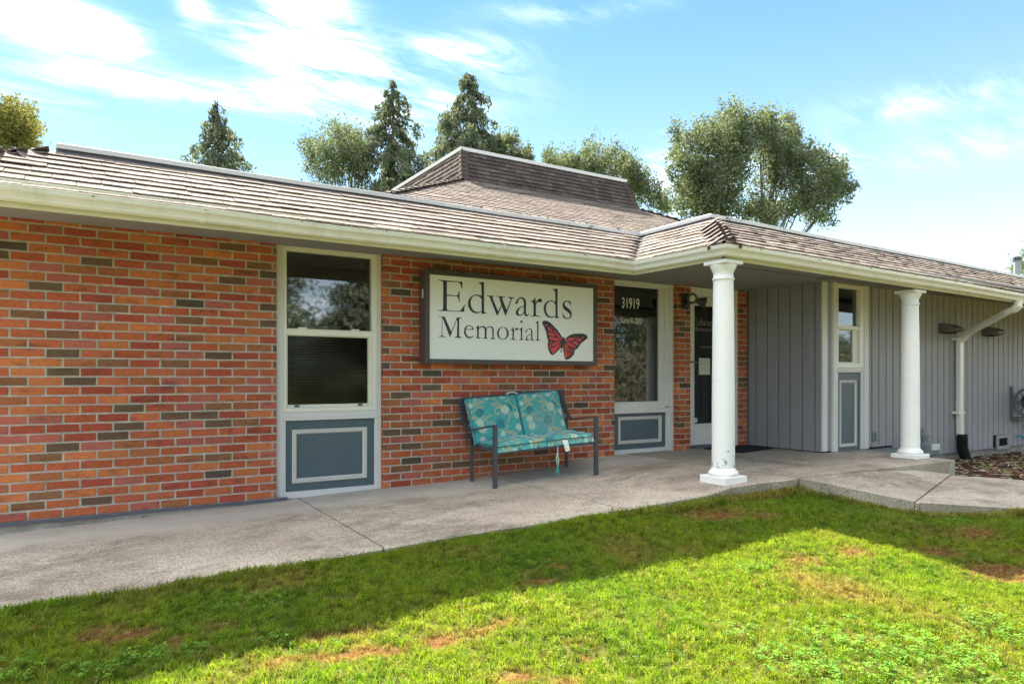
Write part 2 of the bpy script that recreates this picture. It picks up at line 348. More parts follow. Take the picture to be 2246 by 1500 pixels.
# ------------------------------------------------------------------ mesh helpers
WO = {}                                       # world origin of each object
def link(name, me, mat, parent=None, org=(0, 0, 0), smooth=False):
    o = D.objects.new(name, me); ROOTCOL.objects.link(o)
    if mat is not None and me is not None and len(me.materials) == 0:
        for mm in (mat if isinstance(mat, (list, tuple)) else [mat]): me.materials.append(mm)
    WO[o.name] = Vector(org); set_parent(o, parent)
    if smooth: me.polygons.foreach_set('use_smooth', [True] * len(me.polygons))
    return o
def set_parent(o, parent):
    w = WO[o.name]
    if parent is not None:
        o.parent = parent; o.location = w - WO[parent.name]
    else: o.location = w
def thing(name, label, cat, loc, group=None):
    o = D.objects.new(name, None); ROOTCOL.objects.link(o); o.empty_display_size = .1
    WO[o.name] = Vector(loc); o.location = loc; tag(o, label, cat, group); return o
def tag(o, label=None, cat=None, group=None, kind=None):
    for k, v in (('label', label), ('category', cat), ('group', group), ('kind', kind)):
        if v: o[k] = v
    return o
class MB:
    def __init__(s): s.v = []; s.f = []; s.mi = []; s.col = []; s.cm = 0; s.cc = (1, 1, 1)
    def add(s, vs, fs):
        b = len(s.v); s.v += [tuple(x) for x in vs]
        for f in fs: s.f.append([b + i for i in f]); s.mi.append(s.cm)
        s.col += [s.cc] * len(vs)
    def box(s, x0, x1, y0, y1, z0, z1):
        s.add([(x0, y0, z0), (x1, y0, z0), (x1, y1, z0), (x0, y1, z0), (x0, y0, z1), (x1, y0, z1), (x1, y1, z1), (x0, y1, z1)],
              [(0, 3, 2, 1), (4, 5, 6, 7), (0, 1, 5, 4), (1, 2, 6, 5), (2, 3, 7, 6), (3, 0, 4, 7)])
    def hexa(s, p):                # 8 points: bottom 0-3, top 4-7
        s.add(p, [(0, 3, 2, 1), (4, 5, 6, 7), (0, 1, 5, 4), (1, 2, 6, 5), (2, 3, 7, 6), (3, 0, 4, 7)])
    def quad(s, *p): s.add(p, [tuple(range(len(p)))])
    def loft(s, rings, cap=True, close=True):
        n = len(rings[0]); vs = [p for r in rings for p in r]; fs = []
        for i in range(len(rings) - 1):
            for j in range(n if close else n - 1):
                k = (j + 1) % n; fs.append((i * n + j, i * n + k, (i + 1) * n + k, (i + 1) * n + j))
        if cap and close: fs += [tuple(range(n))[::-1], tuple((len(rings) - 1) * n + j for j in range(n))]
        s.add(vs, fs)
    def tube(s, pts, r, n=8, sq=None):
        pts = [Vector(p) for p in pts]; rings = []; rs = r if isinstance(r, (list, tuple)) else [r] * len(pts)
        ref = Vector((0, 0, 1)); u = None
        for i, p in enumerate(pts):
            d = (pts[min(i + 1, len(pts) - 1)] - pts[max(i - 1, 0)]).normalized()
            if u is None: u = d.cross(ref if abs(d.dot(ref)) < .95 else Vector((1, 0, 0))).normalized()
            else: u = (u - d * u.dot(d)).normalized()
            w = d.cross(u).normalized()
            if sq: a, b = sq; rings.append([p + u * x * a + w * y * b for x, y in ((-1, -1), (1, -1), (1, 1), (-1, 1))])
            else: rings.append([p + (u * math.cos(t) + w * math.sin(t)) * rs[i] for t in [2 * math.pi * k / n for k in range(n)]])
        s.loft(rings)
    def lathe(s, c, prof, n=32):
        rings = [[(c[0] + r * math.cos(t), c[1] + r * math.sin(t), z) for t in [2 * math.pi * k / n for k in range(n)]] for r, z in prof]
        s.loft(rings)
    def build(s, name, mat, parent=None, org=(0, 0, 0), smooth=False, attr=None, bevel=0.):
        me = D.meshes.new(name); o3 = Vector(org)
        me.from_pydata([tuple(Vector(v) - o3) for v in s.v], [], s.f); me.update()
        mats = mat if isinstance(mat, (list, tuple)) else [mat]
        for m in mats: me.materials.append(m)
        if len(mats) > 1: me.polygons.foreach_set('material_index', s.mi)
        if attr:
            a = me.color_attributes.new(attr, 'FLOAT_COLOR', 'POINT')
            a.data.foreach_set('color', [x for c in s.col for x in (*c, 1)])
        o = link(name, me, None, parent, org, smooth)
        if bevel:
            b = o.modifiers.new('b', 'BEVEL'); b.width = bevel; b.segments = 2; b.limit_method = 'ANGLE'; b.angle_limit = math.radians(40)
        if smooth: o.modifiers.new('w', 'WEIGHTED_NORMAL') if bevel else None
        return o
def boxo(name, mat, parent, x0, x1, y0, y1, z0, z1, bevel=0.):
    b = MB(); b.box(x0, x1, y0, y1, z0, z1); c = ((x0 + x1) / 2, (y0 + y1) / 2, z0)
    return b.build(name, mat, parent, c, bevel=bevel)
def interp(x, pts):
    if x <= pts[0][0]: return pts[0][1]
    for (a, b), (c, d) in zip(pts, pts[1:]):
        if x <= c: return b + (d - b) * (x - a) / (c - a)
    return pts[-1][1]
# photograph pixel -> ray, used once to recover measured outlines on their own real planes
_c, _s = math.cos(math.radians(YAW)), math.sin(math.radians(YAW))
def onY(px, py, Y):
    u = (px - 1123) / 1497.; t = Y / (_s - _c * u); return ((_c + _s * u) * t, CAM_H + (828 - py) / 1497. * t)
def onZ(px, py, Z):
    u = (px - 1123) / 1497.; t = (Z - CAM_H) / ((828 - py) / 1497.); return ((_c + _s * u) * t, (_s - _c * u) * t)

# ------------------------------------------------------------------ levels
WY = 5.80                                     # brick face
BY = 4.76                                     # bumped-out siding face
AX = 7.11                                     # alcove side wall
SOF = 2.095
WALKZ = [(-6, -.13), (-.5, -.075), (1.0, -.035), (2.1, .0), (3.0, .018), (3.4, .04), (4.15, .078), (4.36, .118), (4.7, .132), (5.2, .135)]
def walk_z(x): return interp(x, WALKZ)
EDGE = [(-6, 3.88), (2.2, 3.87), (3.1, 3.84), (5.16, 3.68)]
def walk_edge(x): return interp(x, EDGE)
def dip(x): return -.011 * max(0, x - 4.3)    # the long eave sags a little towards the right
RAMP = [(5.16, 3.68, .135), (5.33, 2.771, .05), (6.143, 2.402, -.02), (8.6, 1.55, -.12)]     # outer edge of the path past the slab
def lawn_z(x, y):
    b = interp(x, [(-6, -.15), (-.5, -.095), (1, -.062), (2.2, -.045), (3, -.025), (4.5, .012), (5.2, .035), (5.6, .0), (6.2, -.055), (9, -.17)])
    far = min(1., max(0., (3.9 - y) / 2.0)); b = b * (1 - far) + (-.10) * far if x < 6 else b - .02 * far
    return b + .012 * math.sin(x * 2.3 + 1) * math.cos(y * 3.1) + .008 * math.sin(x * 5.7 + y * 4.1)

# ------------------------------------------------------------------ ground, lawn, path
g = MB(); g.quad((-700, -700, -.30), (700, -700, -.30), (700, 700, -.30), (-700, 700, -.30))
tag(g.build('ground', M['field']), kind='structure')
def on_path(x, y, pad=0.):
    if y > walk_edge(x) - pad and x < 5.2: return True
    if x >= 5.0:
        for (x0, y0, _), (x1, y1, _) in zip(RAMP, RAMP[1:]):
            if y > 3.68: return True
            lo, hi = min(x0, x1), max(x0, x1)
            if lo <= x <= hi:
                yy = y0 + (y1 - y0) * (x - x0) / (x1 - x0)
                if y > yy - pad: return True
        if x > RAMP[-1][0] and y > 1.5 - pad: return True
    return False
L = MB(); nx, ny = 150, 60; xs = np.linspace(-9, 16, nx); ys = np.linspace(-9, 4.1, ny)
vs = [(x, y, lawn_z(x, y) - .004) for y in ys for x in xs]
L.add(vs, [(j * nx + i, j * nx + i + 1, (j + 1) * nx + i + 1, (j + 1) * nx + i) for j in range(ny - 1) for i in range(nx - 1)])


path = thing('concrete_path', None, None, (2, 4.8, 0)); path['kind'] = 'structure'
def slab(poly_top, mat_top, name='slab', depth=.30, seg=1, bev=.008, mats=None):
    """poly_top: list of (x,y,z) counter-clockwise; extruded down"""
    b = MB(); n = len(poly_top); c = poly_top[0]
    b.cm = 0; b.add(poly_top, [tuple(range(n))])
    b.cm = 1
    for i in range(n):
        p, q = poly_top[i], poly_top[(i + 1) % n]
        b.add([p, q, (q[0], q[1], q[2] - depth), (p[0], p[1], p[2] - depth)], [(0, 3, 2, 1)])
    o = b.build(name, mats or [mat_top, M['walk_side']], path, (sum(p[0] for p in poly_top) / n, sum(p[1] for p in poly_top) / n, c[2]))
    return o
def strip(x0, x1, gap=.006):
    """a walkway slab between two joints, following the slope; built as a bent sheet with sides"""
    b = MB(); xsn = sorted({x0 + gap, x1 - gap, *[p[0] for p in WALKZ if x0 + gap < p[0] < x1 - gap], *[p[0] for p in EDGE if x0 + gap < p[0] < x1 - gap]})
    def skew(x, t):    # joints lean a little
        return x
    R0 = []
    for x in xsn:
        ye = walk_edge(x)
        R0.append([(x, ye, walk_z(x) - .012), (x, ye + .012, walk_z(x)), (x, WY + .05, walk_z(x)), (x, WY + .05, walk_z(x) - .3), (x, ye, walk_z(x) - .35)])
    for i in range(len(R0) - 1):
        A, B = R0[i], R0[i + 1]
        b.cm = 0; b.add([A[1], B[1], B[2], A[2]], [(0, 1, 2, 3)]); b.add([A[0], B[0], B[1], A[1]], [(0, 1, 2, 3)])
        b.cm = 1; b.add([A[4], B[4], B[0], A[0]], [(0, 1, 2, 3)])
    b.cm = 1; b.add(R0[0], [(0, 1, 2, 3, 4)]); b.add(R0[-1], [(4, 3, 2, 1, 0)])
    b.build('slab', [M['walk'], M['walk_side']], path, ((x0 + x1) / 2, 4.8, walk_z(x0)))
strip(-6, -1.1); strip(-1.1, 1.495); strip(1.495, 3.32); strip(3.32, 5.16)
boxo('joint_filler', M['soil'], path, -6, 5.0, 4.0, 5.7, -.32, -.16)
b = MB(); b.tube([(3.322, 3.86, .026), (3.318, 4.4, .024), (3.322, 5.75, .026)], .004, 5); b.build('joint_line', M['walk_side'], path, (3.32, 4.8, .02))
b = MB(); b.tube([(1.495, 3.9, -.026), (1.492, 4.6, -.028), (1.497, 5.7, -.026)], .004, 5); b.build('joint_line', M['walk_side'], path, (1.495, 4.8, -.03))
Z0 = .135
slab([(5.172, 3.68, Z0), (7.53, 3.60, Z0), (7.60, 4.78, Z0), (5.172, 4.62, Z0)], M['walk'])
slab([(7.536, 3.60, Z0), (7.665, 3.615, Z0), (7.93, 4.78, Z0), (7.606, 4.78, Z0)], M['walk'], mats=[M['walk'], M['found']])
slab([(5.172, 4.63, Z0), (6.62, 4.73, Z0 + .001), (7.2, 4.78, Z0), (7.2, 5.98, Z0), (5.172, 5.98, Z0)], M['patch'])
# sloping path that leaves the slab towards the right
b = MB(); outer = RAMP; inner = [(5.172, 3.67, .134), (6.45, 3.61, .118), (7.54, 3.590, .0), (9.4, 2.75, -.10)]
def ramp_piece(o0, o1, i0, i1, n=8):
    b = MB(); A = []
    for k in range(n + 1):
        t = k / n; A.append((Vector(o0).lerp(Vector(o1), t), Vector(i0).lerp(Vector(i1), t)))
    for k in range(n):
        (a0, b0), (a1, b1) = A[k], A[k + 1]
        b.cm = 0; b.add([a0, a1, b1, b0], [(0, 1, 2, 3)])
        dn = Vector((0, 0, -.35)); b.cm = 1; b.add([a0 + dn, a1 + dn, a1, a0], [(0, 1, 2, 3)]); b.add([b0, b1, b1 + dn, b0 + dn], [(0, 1, 2, 3)])
    dn = Vector((0, 0, -.35)); b.add([A[0][0], A[0][1], A[0][1] + dn, A[0][0] + dn], [(0, 1, 2, 3)]); b.add([A[-1][0], A[-1][1], A[-1][1] + dn, A[-1][0] + dn], [(3, 2, 1, 0)])
    return b
b = MB()
def bent(outer, inner, name='slab'):
    b = MB(); dn = Vector((0, 0, -.35)); O = [Vector(p) for p in outer]; I = [Vector(p) for p in inner]; n = len(O)
    for k in range(n - 1):
        b.cm = 0; b.add([O[k], O[k + 1], I[k + 1], I[k]], [(0, 1, 2, 3)])
        b.cm = 1; b.add([O[k] + dn, O[k + 1] + dn, O[k + 1], O[k]], [(0, 1, 2, 3)]); b.add([I[k], I[k + 1], I[k + 1] + dn, I[k] + dn], [(0, 1, 2, 3)])
    b.cm = 1; b.add([O[0], I[0], I[0] + dn, O[0] + dn], [(0, 1, 2, 3)]); b.add([O[-1], I[-1], I[-1] + dn, O[-1] + dn], [(3, 2, 1, 0)])
    return b.build(name, [M['walk'], M['walk_side']], path, tuple(O[0]))
bent([(5.16, 3.665, .133), (5.21, 3.4, .112), (5.26, 3.1, .083), (5.322, 2.80, .052)],
     [(5.20, 3.672, .134), (6.1, 3.64, .130), (6.9, 3.612, .085), (7.53, 3.592, .004)])
bent([(5.324, 2.795, .044), (5.342, 2.770, .042)], [(7.535, 3.586, -.006), (7.61, 3.43, -.012)], 'joint_filler')
bent([(5.345, 2.765, .049), (6.143, 2.402, -.02), (7.4, 1.96, -.07), (9.5, 1.25, -.14)],
     [(7.62, 3.425, -.006), (8.1, 3.167, -.05), (9.3, 2.6, -.09), (11, 1.9, -.14)])
b = MB()
for k in range(24):
    for j in range(14): pass
nx, ny = 60, 24
def mulch_z(x, y):
    return interp(y, [(2.4, -.10), (3.4, -.045), (4.2, -.11), (4.8, -.155)]) + .012 * math.sin(9 * x + 3 * y) * math.sin(7 * y + 2 * x) + interp(x, [(7.6, .0), (12, .02)])
xs = np.linspace(7.5, 17, nx); ys = np.linspace(1.6, 4.9, ny)
b.add([(x, y, mulch_z(x, y)) for y in ys for x in xs], [(j * nx + i, j * nx + i + 1, (j + 1) * nx + i + 1, (j + 1) * nx + i) for j in range(ny - 1) for i in range(nx - 1)])
tag(b.build('mulch_bed', M['mulch'], smooth=True), kind='structure')
b = MB()
for k in range(5200):
    x = 7.6 + 7.5 * R.random() ** 1.3; y = 2.3 + 2.45 * R.random()
    yin = interp(x, [(7.53, 3.6), (8.1, 3.17), (9.3, 2.6), (11, 1.9)])
    if y < yin: continue
    if x < 7.7 + .23 * max(0, y - 3.6): continue
    z = mulch_z(x, y); l = R.uniform(.012, .05); w = R.uniform(.006, .016); a = R.random() * 6.28; t = R.uniform(-.5, .5)
    u = Vector((math.cos(a), math.sin(a), t * .6)) * l; v = Vector((-math.sin(a), math.cos(a), R.uniform(-.4, .4))) * w; c = Vector((x, y, z + .008 + .012 * R.random()))
    h = Vector((0, 0, .004))
    pal = R.choice([(.10, .05, .035), (.16, .075, .045), (.05, .03, .022), (.30, .22, .15), (.22, .14, .09), (.07, .04, .03), (.42, .36, .28)] if R.random() < .93 else [(.10, .2, .03)])
    b.cc = pal; b.add([c - u - v, c + u - v * .6, c + u + v * .7, c - u + v, c + h * 2], [(0, 1, 4), (1, 2, 4), (2, 3, 4), (3, 0, 4)])
tag(b.build('bark_chips', M['chips'], attr='tint'), 'loose brown bark chips scattered over the bed under the grey wall', 'mulch', kind='stuff')

# ------------------------------------------------------------------ grass (geometry nodes instances on points)
def frustum_ok(x, y, pad=.12):
    f = _c * x + _s * y; r = _s * x - _c * y
    return f > .45 and abs(r / f) < .75 + pad + .25 / f and (CAM_H - lawn_z(x, y)) / f < .449 + .03 + .1 / f
PATCH = [(2190, 1245, .22, 1.), (2060, 1207, .18, .9), (1600, 1146, .2, .75), (1680, 1150, .12, .6), (300, 1388, .11, 1.), (230, 1378, .09, .8), (190, 1400, .07, .8), (480, 1365, .07, .85), (395, 1395, .06, .7), (760, 1437, .10, .9), (860, 1425, .08, .9), (980, 1400, .09, .8), (1100, 1365, .07, .8), (700, 1395, .09, .8), (780, 1385, .1, .7), (1180, 1282, .12, .9), (1230, 1250, .08, .7), (1500, 1212, .08, .6), (1290, 1430, .05, .8), (1130, 1470, .10, .9), (1240, 1480, .09, .7), (1870, 1215, .15, .7), (1760, 1230, .16, .6), (2150, 1170, .18, .7), (1950, 1125, .14, .5), (560, 1300, .06, .5), (1460, 1135, .12, .4), (1350, 1150, .12, .5), (2000, 1120, .2, .55), (1560, 1110, .2, .5), (800, 1420, .09, .6), (950, 1400, .1, .55), (620, 1448, .07, .75), (690, 1440, .06, .6), (1060, 1380, .07, .5), (200, 1300, .05, .35), (90, 1375, .06, .45), (2230, 1205, .1, .7)]
PATCH = [(*onZ(px, py, -.08), r, s) for px, py, r, s in PATCH]
CLOV = [(570, 1322, .13), (520, 1330, .08), (600, 1402, .05), (620, 1418, .05), (330, 1440, .10), (230, 1460, .12), (430, 1430, .07), (1640, 1255, .10), (1700, 1440, .13), (1850, 1400, .22), (2000, 1420, .25), (2120, 1440, .22), (1950, 1470, .2), (1800, 1470, .14), (2170, 1370, .15), (1620, 1390, .09), (2090, 1150, .12), (40, 1460, .12)]
CLOV = [(*onZ(px, py, -.08), r) for px, py, r in CLOV]
from mathutils import noise as mn
def dryness(x, y):
    d = max(0., mn.noise(Vector((x * 1.7, y * 1.7, 3.1))) - .10) * 1.1 + max(0., mn.noise(Vector((x * 6, y * 6, 1.))) - .2) * .5
    for cx_, cy_, r, s in PATCH:
        q = ((x - cx_) ** 2 + (y - cy_) ** 2 * 1.8) / (r * r * .5)
        if q < 6: d += 1.5 * s * math.exp(-q * .8 * (1 + .5 * mn.noise(Vector((x * 9, y * 9, 0)))))
    return min(1., d)
def clovery(x, y):
    return max([math.exp(-((x - a) ** 2 + (y - b_) ** 2) / (r * r)) for a, b_, r in CLOV])
def grid_mb(xs, ys, b):
    nx, ny = len(xs), len(ys); base = len(b.v)
    b.add([(x, y, lawn_z(x, y) - .004) for y in ys for x in xs], [(j * nx + i, j * nx + i + 1, (j + 1) * nx + i + 1, (j + 1) * nx + i) for j in range(ny - 1) for i in range(nx - 1)])
    for k, (x, y, z) in enumerate(b.v[base:]):
        d = dryness(x, y) if -2.2 < x < 10.2 and y > .2 else .2; b.col[base + k] = (d, d, d)
L = MB(); grid_mb(np.linspace(-2, 10, 260), np.linspace(.3, 4.1, 90), L); grid_mb(np.linspace(-30, -2, 40), np.linspace(-9, 4.1, 30), L); grid_mb(np.linspace(-2, 10, 60), np.linspace(-9, .3, 30), L); grid_mb(np.linspace(10, 30, 30), np.linspace(-9, 4.1, 30), L)
tag(L.build('lawn', M['soil'], smooth=True, attr='dry'), kind='structure')
gpts = []; cpts = []
N = 90000; k = 0
while k < N:
    x = R.uniform(-2.0, 10.0); y = R.uniform(.35, 4.0); k += 1
    if not frustum_ok(x, y) or on_path(x, y, .0): continue
    d = dryness(x, y); c = clovery(x, y); z = lawn_z(x, y)
    if R.random() < .6 * max(0, d - .5): pass
    else:
        edge = on_path(x, y, .10)
        gpts.append((x, y, z - .003, (.62 - .15 * c) * (1 - .45 * d) * R.uniform(.75, 1.25) * (1.25 if edge else 1) + .25 * max(0, mn.noise(Vector((x * 2.3, y * 2.3, 8)))), min(1., max(0., d + R.uniform(-.22, .22))) if R.random() > .06 else R.random(), R.random()))
    if c > .2 and R.random() < .5 * c: cpts.append((x + R.uniform(-.02, .02), y + R.uniform(-.02, .02), z + .004, R.uniform(.6, 1.05), 0, R.random()))
for k in range(900):
    x = R.choice([R.uniform(3.2, 5.2), R.gauss(4.75, .16), R.gauss(4.1, .25)]); y = walk_edge(x) - R.uniform(.0, .07); gpts.append((x, y, lawn_z(x, y) + .004, R.uniform(.8, 1.6), R.random() ** .6 if x > 4.3 else R.uniform(0, .6), R.random()))
for k in range(1500):               # taller tufts hanging over the path edge
    x = R.uniform(-1.5, 5.2); y = walk_edge(x) - R.uniform(-.008, .05)
    gpts.append((x, y, lawn_z(x, y), R.uniform(.6, 1.05), max(0, min(1, dryness(x, y) * .7 + (R.uniform(.2, .9) if 3.9 < x < 4.9 else 0))), R.random()))
for k in range(900):
    t = R.random(); i = R.choice([0, 1, 1, 2]); p, q = RAMP[i], RAMP[i + 1]; x = p[0] + (q[0] - p[0]) * t - .02; y = p[1] + (q[1] - p[1]) * t - R.uniform(.0, .06)
    gpts.append((x, y, lawn_z(x, y), R.uniform(.6, 1.35), R.uniform(.1, .9), R.random()))
srccol = D.collections.new('tuft_sources'); clocol = D.collections.new('clover_sources')
def tuft(name, nb, spread, hmin, hmax, lean):
    b = MB(); hs_ = []
    for i in range(nb):
        a = R.random() * 6.283; r = spread * math.sqrt(R.random()); p = Vector((math.cos(a) * r, math.sin(a) * r, 0))
        h = R.uniform(hmin, hmax); a2 = R.random() * 6.283; ln = R.uniform(.1, lean); d = Vector((math.cos(a2) * ln, math.sin(a2) * ln, 0))
        w = R.uniform(.0013, .0028); s_ = Vector((-math.sin(a2 + 1), math.cos(a2 + 1), 0)) * w
        m1 = p + d * h * .35 + Vector((0, 0, h * .55)); tp = p + d * h + Vector((0, 0, h * (1 - .35 * ln)))
        b.add([p - s_, p + s_, m1 + s_ * .85, m1 - s_ * .85, tp], [(0, 1, 2, 3), (3, 2, 4)]); hs_ += [0, 0, .5, .5, 1.]
    me = D.meshes.new(name); me.from_pydata(b.v, [], b.f); me.materials.append(M['grass'])
    at = me.attributes.new('hgt', 'FLOAT', 'POINT'); at.data.foreach_set('value', hs_)
    o = D.objects.new(name, me); srccol.objects.link(o)
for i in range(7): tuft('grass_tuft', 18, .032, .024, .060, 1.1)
def clover_src():
    b = MB()
    for i in range(7):
        a = R.random() * 6.28; r = .022 * math.sqrt(R.random()); c = Vector((math.cos(a) * r, math.sin(a) * r, R.uniform(.018, .038)))
        a0 = R.random() * 6.28; s_ = R.uniform(.0035, .0065)
        for k in range(3):
            t = a0 + k * 2.09; u = Vector((math.cos(t), math.sin(t), R.uniform(-.3, .35))) * s_; v = Vector((-math.sin(t), math.cos(t), 0)) * s_ * .55
            b.add([c, c + u * .5 - v, c + u * 1.1 - v * .7, c + u * 1.2, c + u * 1.1 + v * .7, c + u * .5 + v], [(0, 1, 2, 3, 4, 5)])
    me = D.meshes.new('clover_sprig'); me.from_pydata(b.v, [], b.f); me.materials.append(M['clover'])
    clocol.objects.link(D.objects.new('clover_sprig', me))
for i in range(4): clover_src()
def scatter(name, pts, col, npick, label, cat, tilt=.25):
    me = D.meshes.new(name); P = np.array([p[:3] for p in pts], dtype=np.float32)
    me.vertices.add(len(P)); me.vertices.foreach_set('co', P.ravel())
    n = len(P)
    for nm, vals in (('scl', [p[3] for p in pts]), ('dry', [p[4] for p in pts]), ('rnd', [p[5] for p in pts])):
        me.attributes.new(nm, 'FLOAT', 'POINT').data.foreach_set('value', vals)
    rot = np.zeros((n, 3), np.float32); rot[:, 0] = NR.uniform(-tilt, tilt, n); rot[:, 1] = NR.uniform(-tilt, tilt, n); rot[:, 2] = NR.uniform(0, 6.283, n)
    me.attributes.new('rot', 'FLOAT_VECTOR', 'POINT').data.foreach_set('vector', rot.ravel())
    me.attributes.new('pick', 'INT', 'POINT').data.foreach_set('value', NR.randint(0, npick, n).astype(np.int32))
    o = link(name, me, None)
    ng = D.node_groups.new(name + '_nodes', 'GeometryNodeTree')
    ng.interface.new_socket('Geometry', in_out='INPUT', socket_type='NodeSocketGeometry'); ng.interface.new_socket('Geometry', in_out='OUTPUT', socket_type='NodeSocketGeometry')
    gi = ng.nodes.new('NodeGroupInput'); go = ng.nodes.new('NodeGroupOutput'); ip = ng.nodes.new('GeometryNodeInstanceOnPoints')
    ci = ng.nodes.new('GeometryNodeCollectionInfo'); ci.inputs['Collection'].default_value = col; ci.inputs['Separate Children'].default_value = True; ci.inputs['Reset Children'].default_value = True
    ip.inputs['Pick Instance'].default_value = True
    def na(nm, dt):
        x = ng.nodes.new('GeometryNodeInputNamedAttribute'); x.data_type = dt; x.inputs[0].default_value = nm; return x.outputs[0]
    ng.links.new(gi.outputs[0], ip.inputs['Points']); ng.links.new(ci.outputs[0], ip.inputs['Instance'])
    ng.links.new(na('pick', 'INT'), ip.inputs['Instance Index']); ng.links.new(na('rot', 'FLOAT_VECTOR'), ip.inputs['Rotation']); ng.links.new(na('scl', 'FLOAT'), ip.inputs['Scale'])
    ng.links.new(ip.outputs[0], go.inputs[0])
    md = o.modifiers.new('scatter', 'NODES'); md.node_group = ng
    tag(o, label, cat, kind='stuff'); return o
scatter('grass', gpts, srccol, 7, 'patchy green lawn grass with dry brown spots in front of the path', 'grass')
scatter('clover', cpts, clocol, 4, 'low clover patches growing among the lawn grass', 'clover', .2)

# ------------------------------------------------------------------ the building
B = thing('office_building', 'long single storey office with brick front, grey board siding, white columns and shingled eaves', 'building', (5, 6, 0))
# ---- bricks
MOD, CRS = .2052, .0667; JX = .047
PAL = [((.48, .130, .055), 24), ((.52, .165, .060), 11), ((.44, .105, .045), 18), ((.37, .075, .042), 14), ((.60, .19, .06), 6), ((.36, .125, .05), 9), ((.24, .11, .055), 7), ((.14, .088, .052), 7), ((.095, .072, .055), 3), ((.42, .12, .085), 9)]
PW = [w for _, w in PAL]
def bcol(z):
    c = R.choices([c for c, _ in PAL], PW)[0]; k = R.uniform(.88, 1.12)
    return tuple(min(1, x * k) for x in c)
def brick_geo(w, h, d, seed):
    """front face at y=0, centred on x and z; chamfered and slightly uneven arrises"""
    r = random.Random(seed); j = lambda a: r.uniform(-a, a); c = .0035
    o = [(-w / 2 + j(.0020), .004, -h / 2 + j(.0018)), (j(.02), .0035, -h / 2 + j(.0016)), (w / 2 + j(.0020), .004, -h / 2 + j(.0018)), (w / 2 + j(.0012), .004, h / 2 + j(.0010)), (j(.02), .0035, h / 2 + j(.0016)), (-w / 2 + j(.0012), .004, h / 2 + j(.001))]
    ff = [(x * (1 - 2 * c / w), j(.0010), z * (1 - 2 * c / h)) for x, y, z in o]
    bk = [(x, d, z) for x, y, z in o]
    v = ff + o + bk; f = [(0, 1, 4, 5), (1, 2, 3, 4)]
    for i in range(6):
        k = (i + 1) % 6; f.append((i, 6 + i, 6 + k, k)); f.append((6 + i, 12 + i, 12 + k, 6 + k))
    return v, f
BW, BH = MOD - .0115, CRS - .0115
FULL = []
for s in range(10):
    v, f = brick_geo(BW, BH, .07, s); me = D.meshes.new('brick'); me.from_pydata(v, [], [q[::-1] for q in f]); me.materials.append(M['brick']); me.update(); FULL.append(me)
CUTS = {}
def cutmesh(w):
    k = round(w / .004)
    if k not in CUTS:
        v, f = brick_geo(max(.012, k * .004), BH, .07, 100 + k); me = D.meshes.new('brick'); me.from_pydata(v, [], [q[::-1] for q in f]); me.materials.append(M['brick']); me.update(); CUTS[k] = me
    return CUTS[k]
def lay(x0, x1, z0, z1, emit, jx=JX, skip=None):
    k0 = int(math.floor(z0 / CRS + 1e-6)); k1 = int(math.ceil(z1 / CRS))
    for k in range(k0, k1):
        za = k * CRS; zc = za + CRS / 2
        off = jx if k % 2 == 0 else jx + MOD / 2
        i0 = int(math.floor((x0 - off) / MOD)) - 1
        for i in range(i0, i0 + int((x1 - x0) / MOD) + 4):
            a = off + i * MOD + .00575; bb = a + BW
            a2, b2 = max(a, x0), min(bb, x1)
            if b2 - a2 < .012: continue
            if zc + BH / 2 > z1 + .02 or zc - BH / 2 < z0 - .06: continue
            if skip and skip(a2, b2, zc): continue
            emit(a2, b2, zc)
def joined(name, rects, parent, face='front'):
    b = MB()
    for (P, ax, w) in rects:            # P centre of face, ax unit direction along the brick
        v, f = brick_geo(w, BH, .045, R.randint(0, 9999)); n = Vector((0, 0, 1)).cross(Vector(ax)); b.cc = bcol(P[2])
        b.add([Vector(P) + Vector(ax) * x + n * y + Vector((0, 0, z)) for x, y, z in v], [q[::-1] for q in f])
    o = b.build(name, M['brick_j'], parent, tuple(rects[0][0]), attr='tint'); o['kind'] = 'stuff'; return o
def mortar_wall(name, x0, x1, y0, y1, z0, z1):
    b = MB(); b.box(x0, x1, y0, y1, z0, z1); return b.build(name, M['mortar'], B, ((x0 + x1) / 2, y0, z0))
ZT = 2.18
wallL = mortar_wall('brick_wall', -.95, 1.315, WY + .0035, WY + .2, -.02, ZT)
allb = []
lay(-.95, 1.312, 0, ZT, lambda a, bb, z: allb.append((a, bb, z)))
seenx = -.62
ind = [q for q in allb if q[1] > seenx]; ind.sort(key=lambda q: -q[0]); ind = ind[:300]; rest = [q for q in allb if q not in ind]
for a, bb, z in ind:
    w = bb - a; me = R.choice(FULL) if w > BW - .004 else cutmesh(w)
    o = D.objects.new('brick', me); ROOTCOL.objects.link(o); o.color = (*bcol(z), 1)
    o.parent = wallL; o.location = Vector(((a + bb) / 2, WY + R.uniform(-.0012, .0012), z)) - WO[wallL.name]
    o.rotation_euler = (R.uniform(-.008, .008), R.uniform(-.004, .004), R.uniform(-.004, .004))
if rest: joined('brick_course', [(((a + bb) / 2, WY, z), (1, 0, 0), bb - a) for a, bb, z in rest], wallL)
wallM = mortar_wall('brick_wall', 2.235 + .0035, 4.922 - .0035, WY + .0035, WY + .2, -.06, ZT)
rects = []
lay(2.235, 4.922, 0, ZT, lambda a, bb, z: rects.append((((a + bb) / 2, WY, z), (1, 0, 0), bb - a)), jx=JX + .0)
for k in range(0, 33): rects.append(((2.235, WY + .055 if k % 2 else WY + .035, k * CRS + CRS / 2), (0, -1, 0), .105 if k % 2 else .062))
joined('brick_course', rects, wallM)
pier = mortar_wall('brick_pier', 5.885, 6.095, WY + .0035, WY + .32, .0, ZT)
rects = []
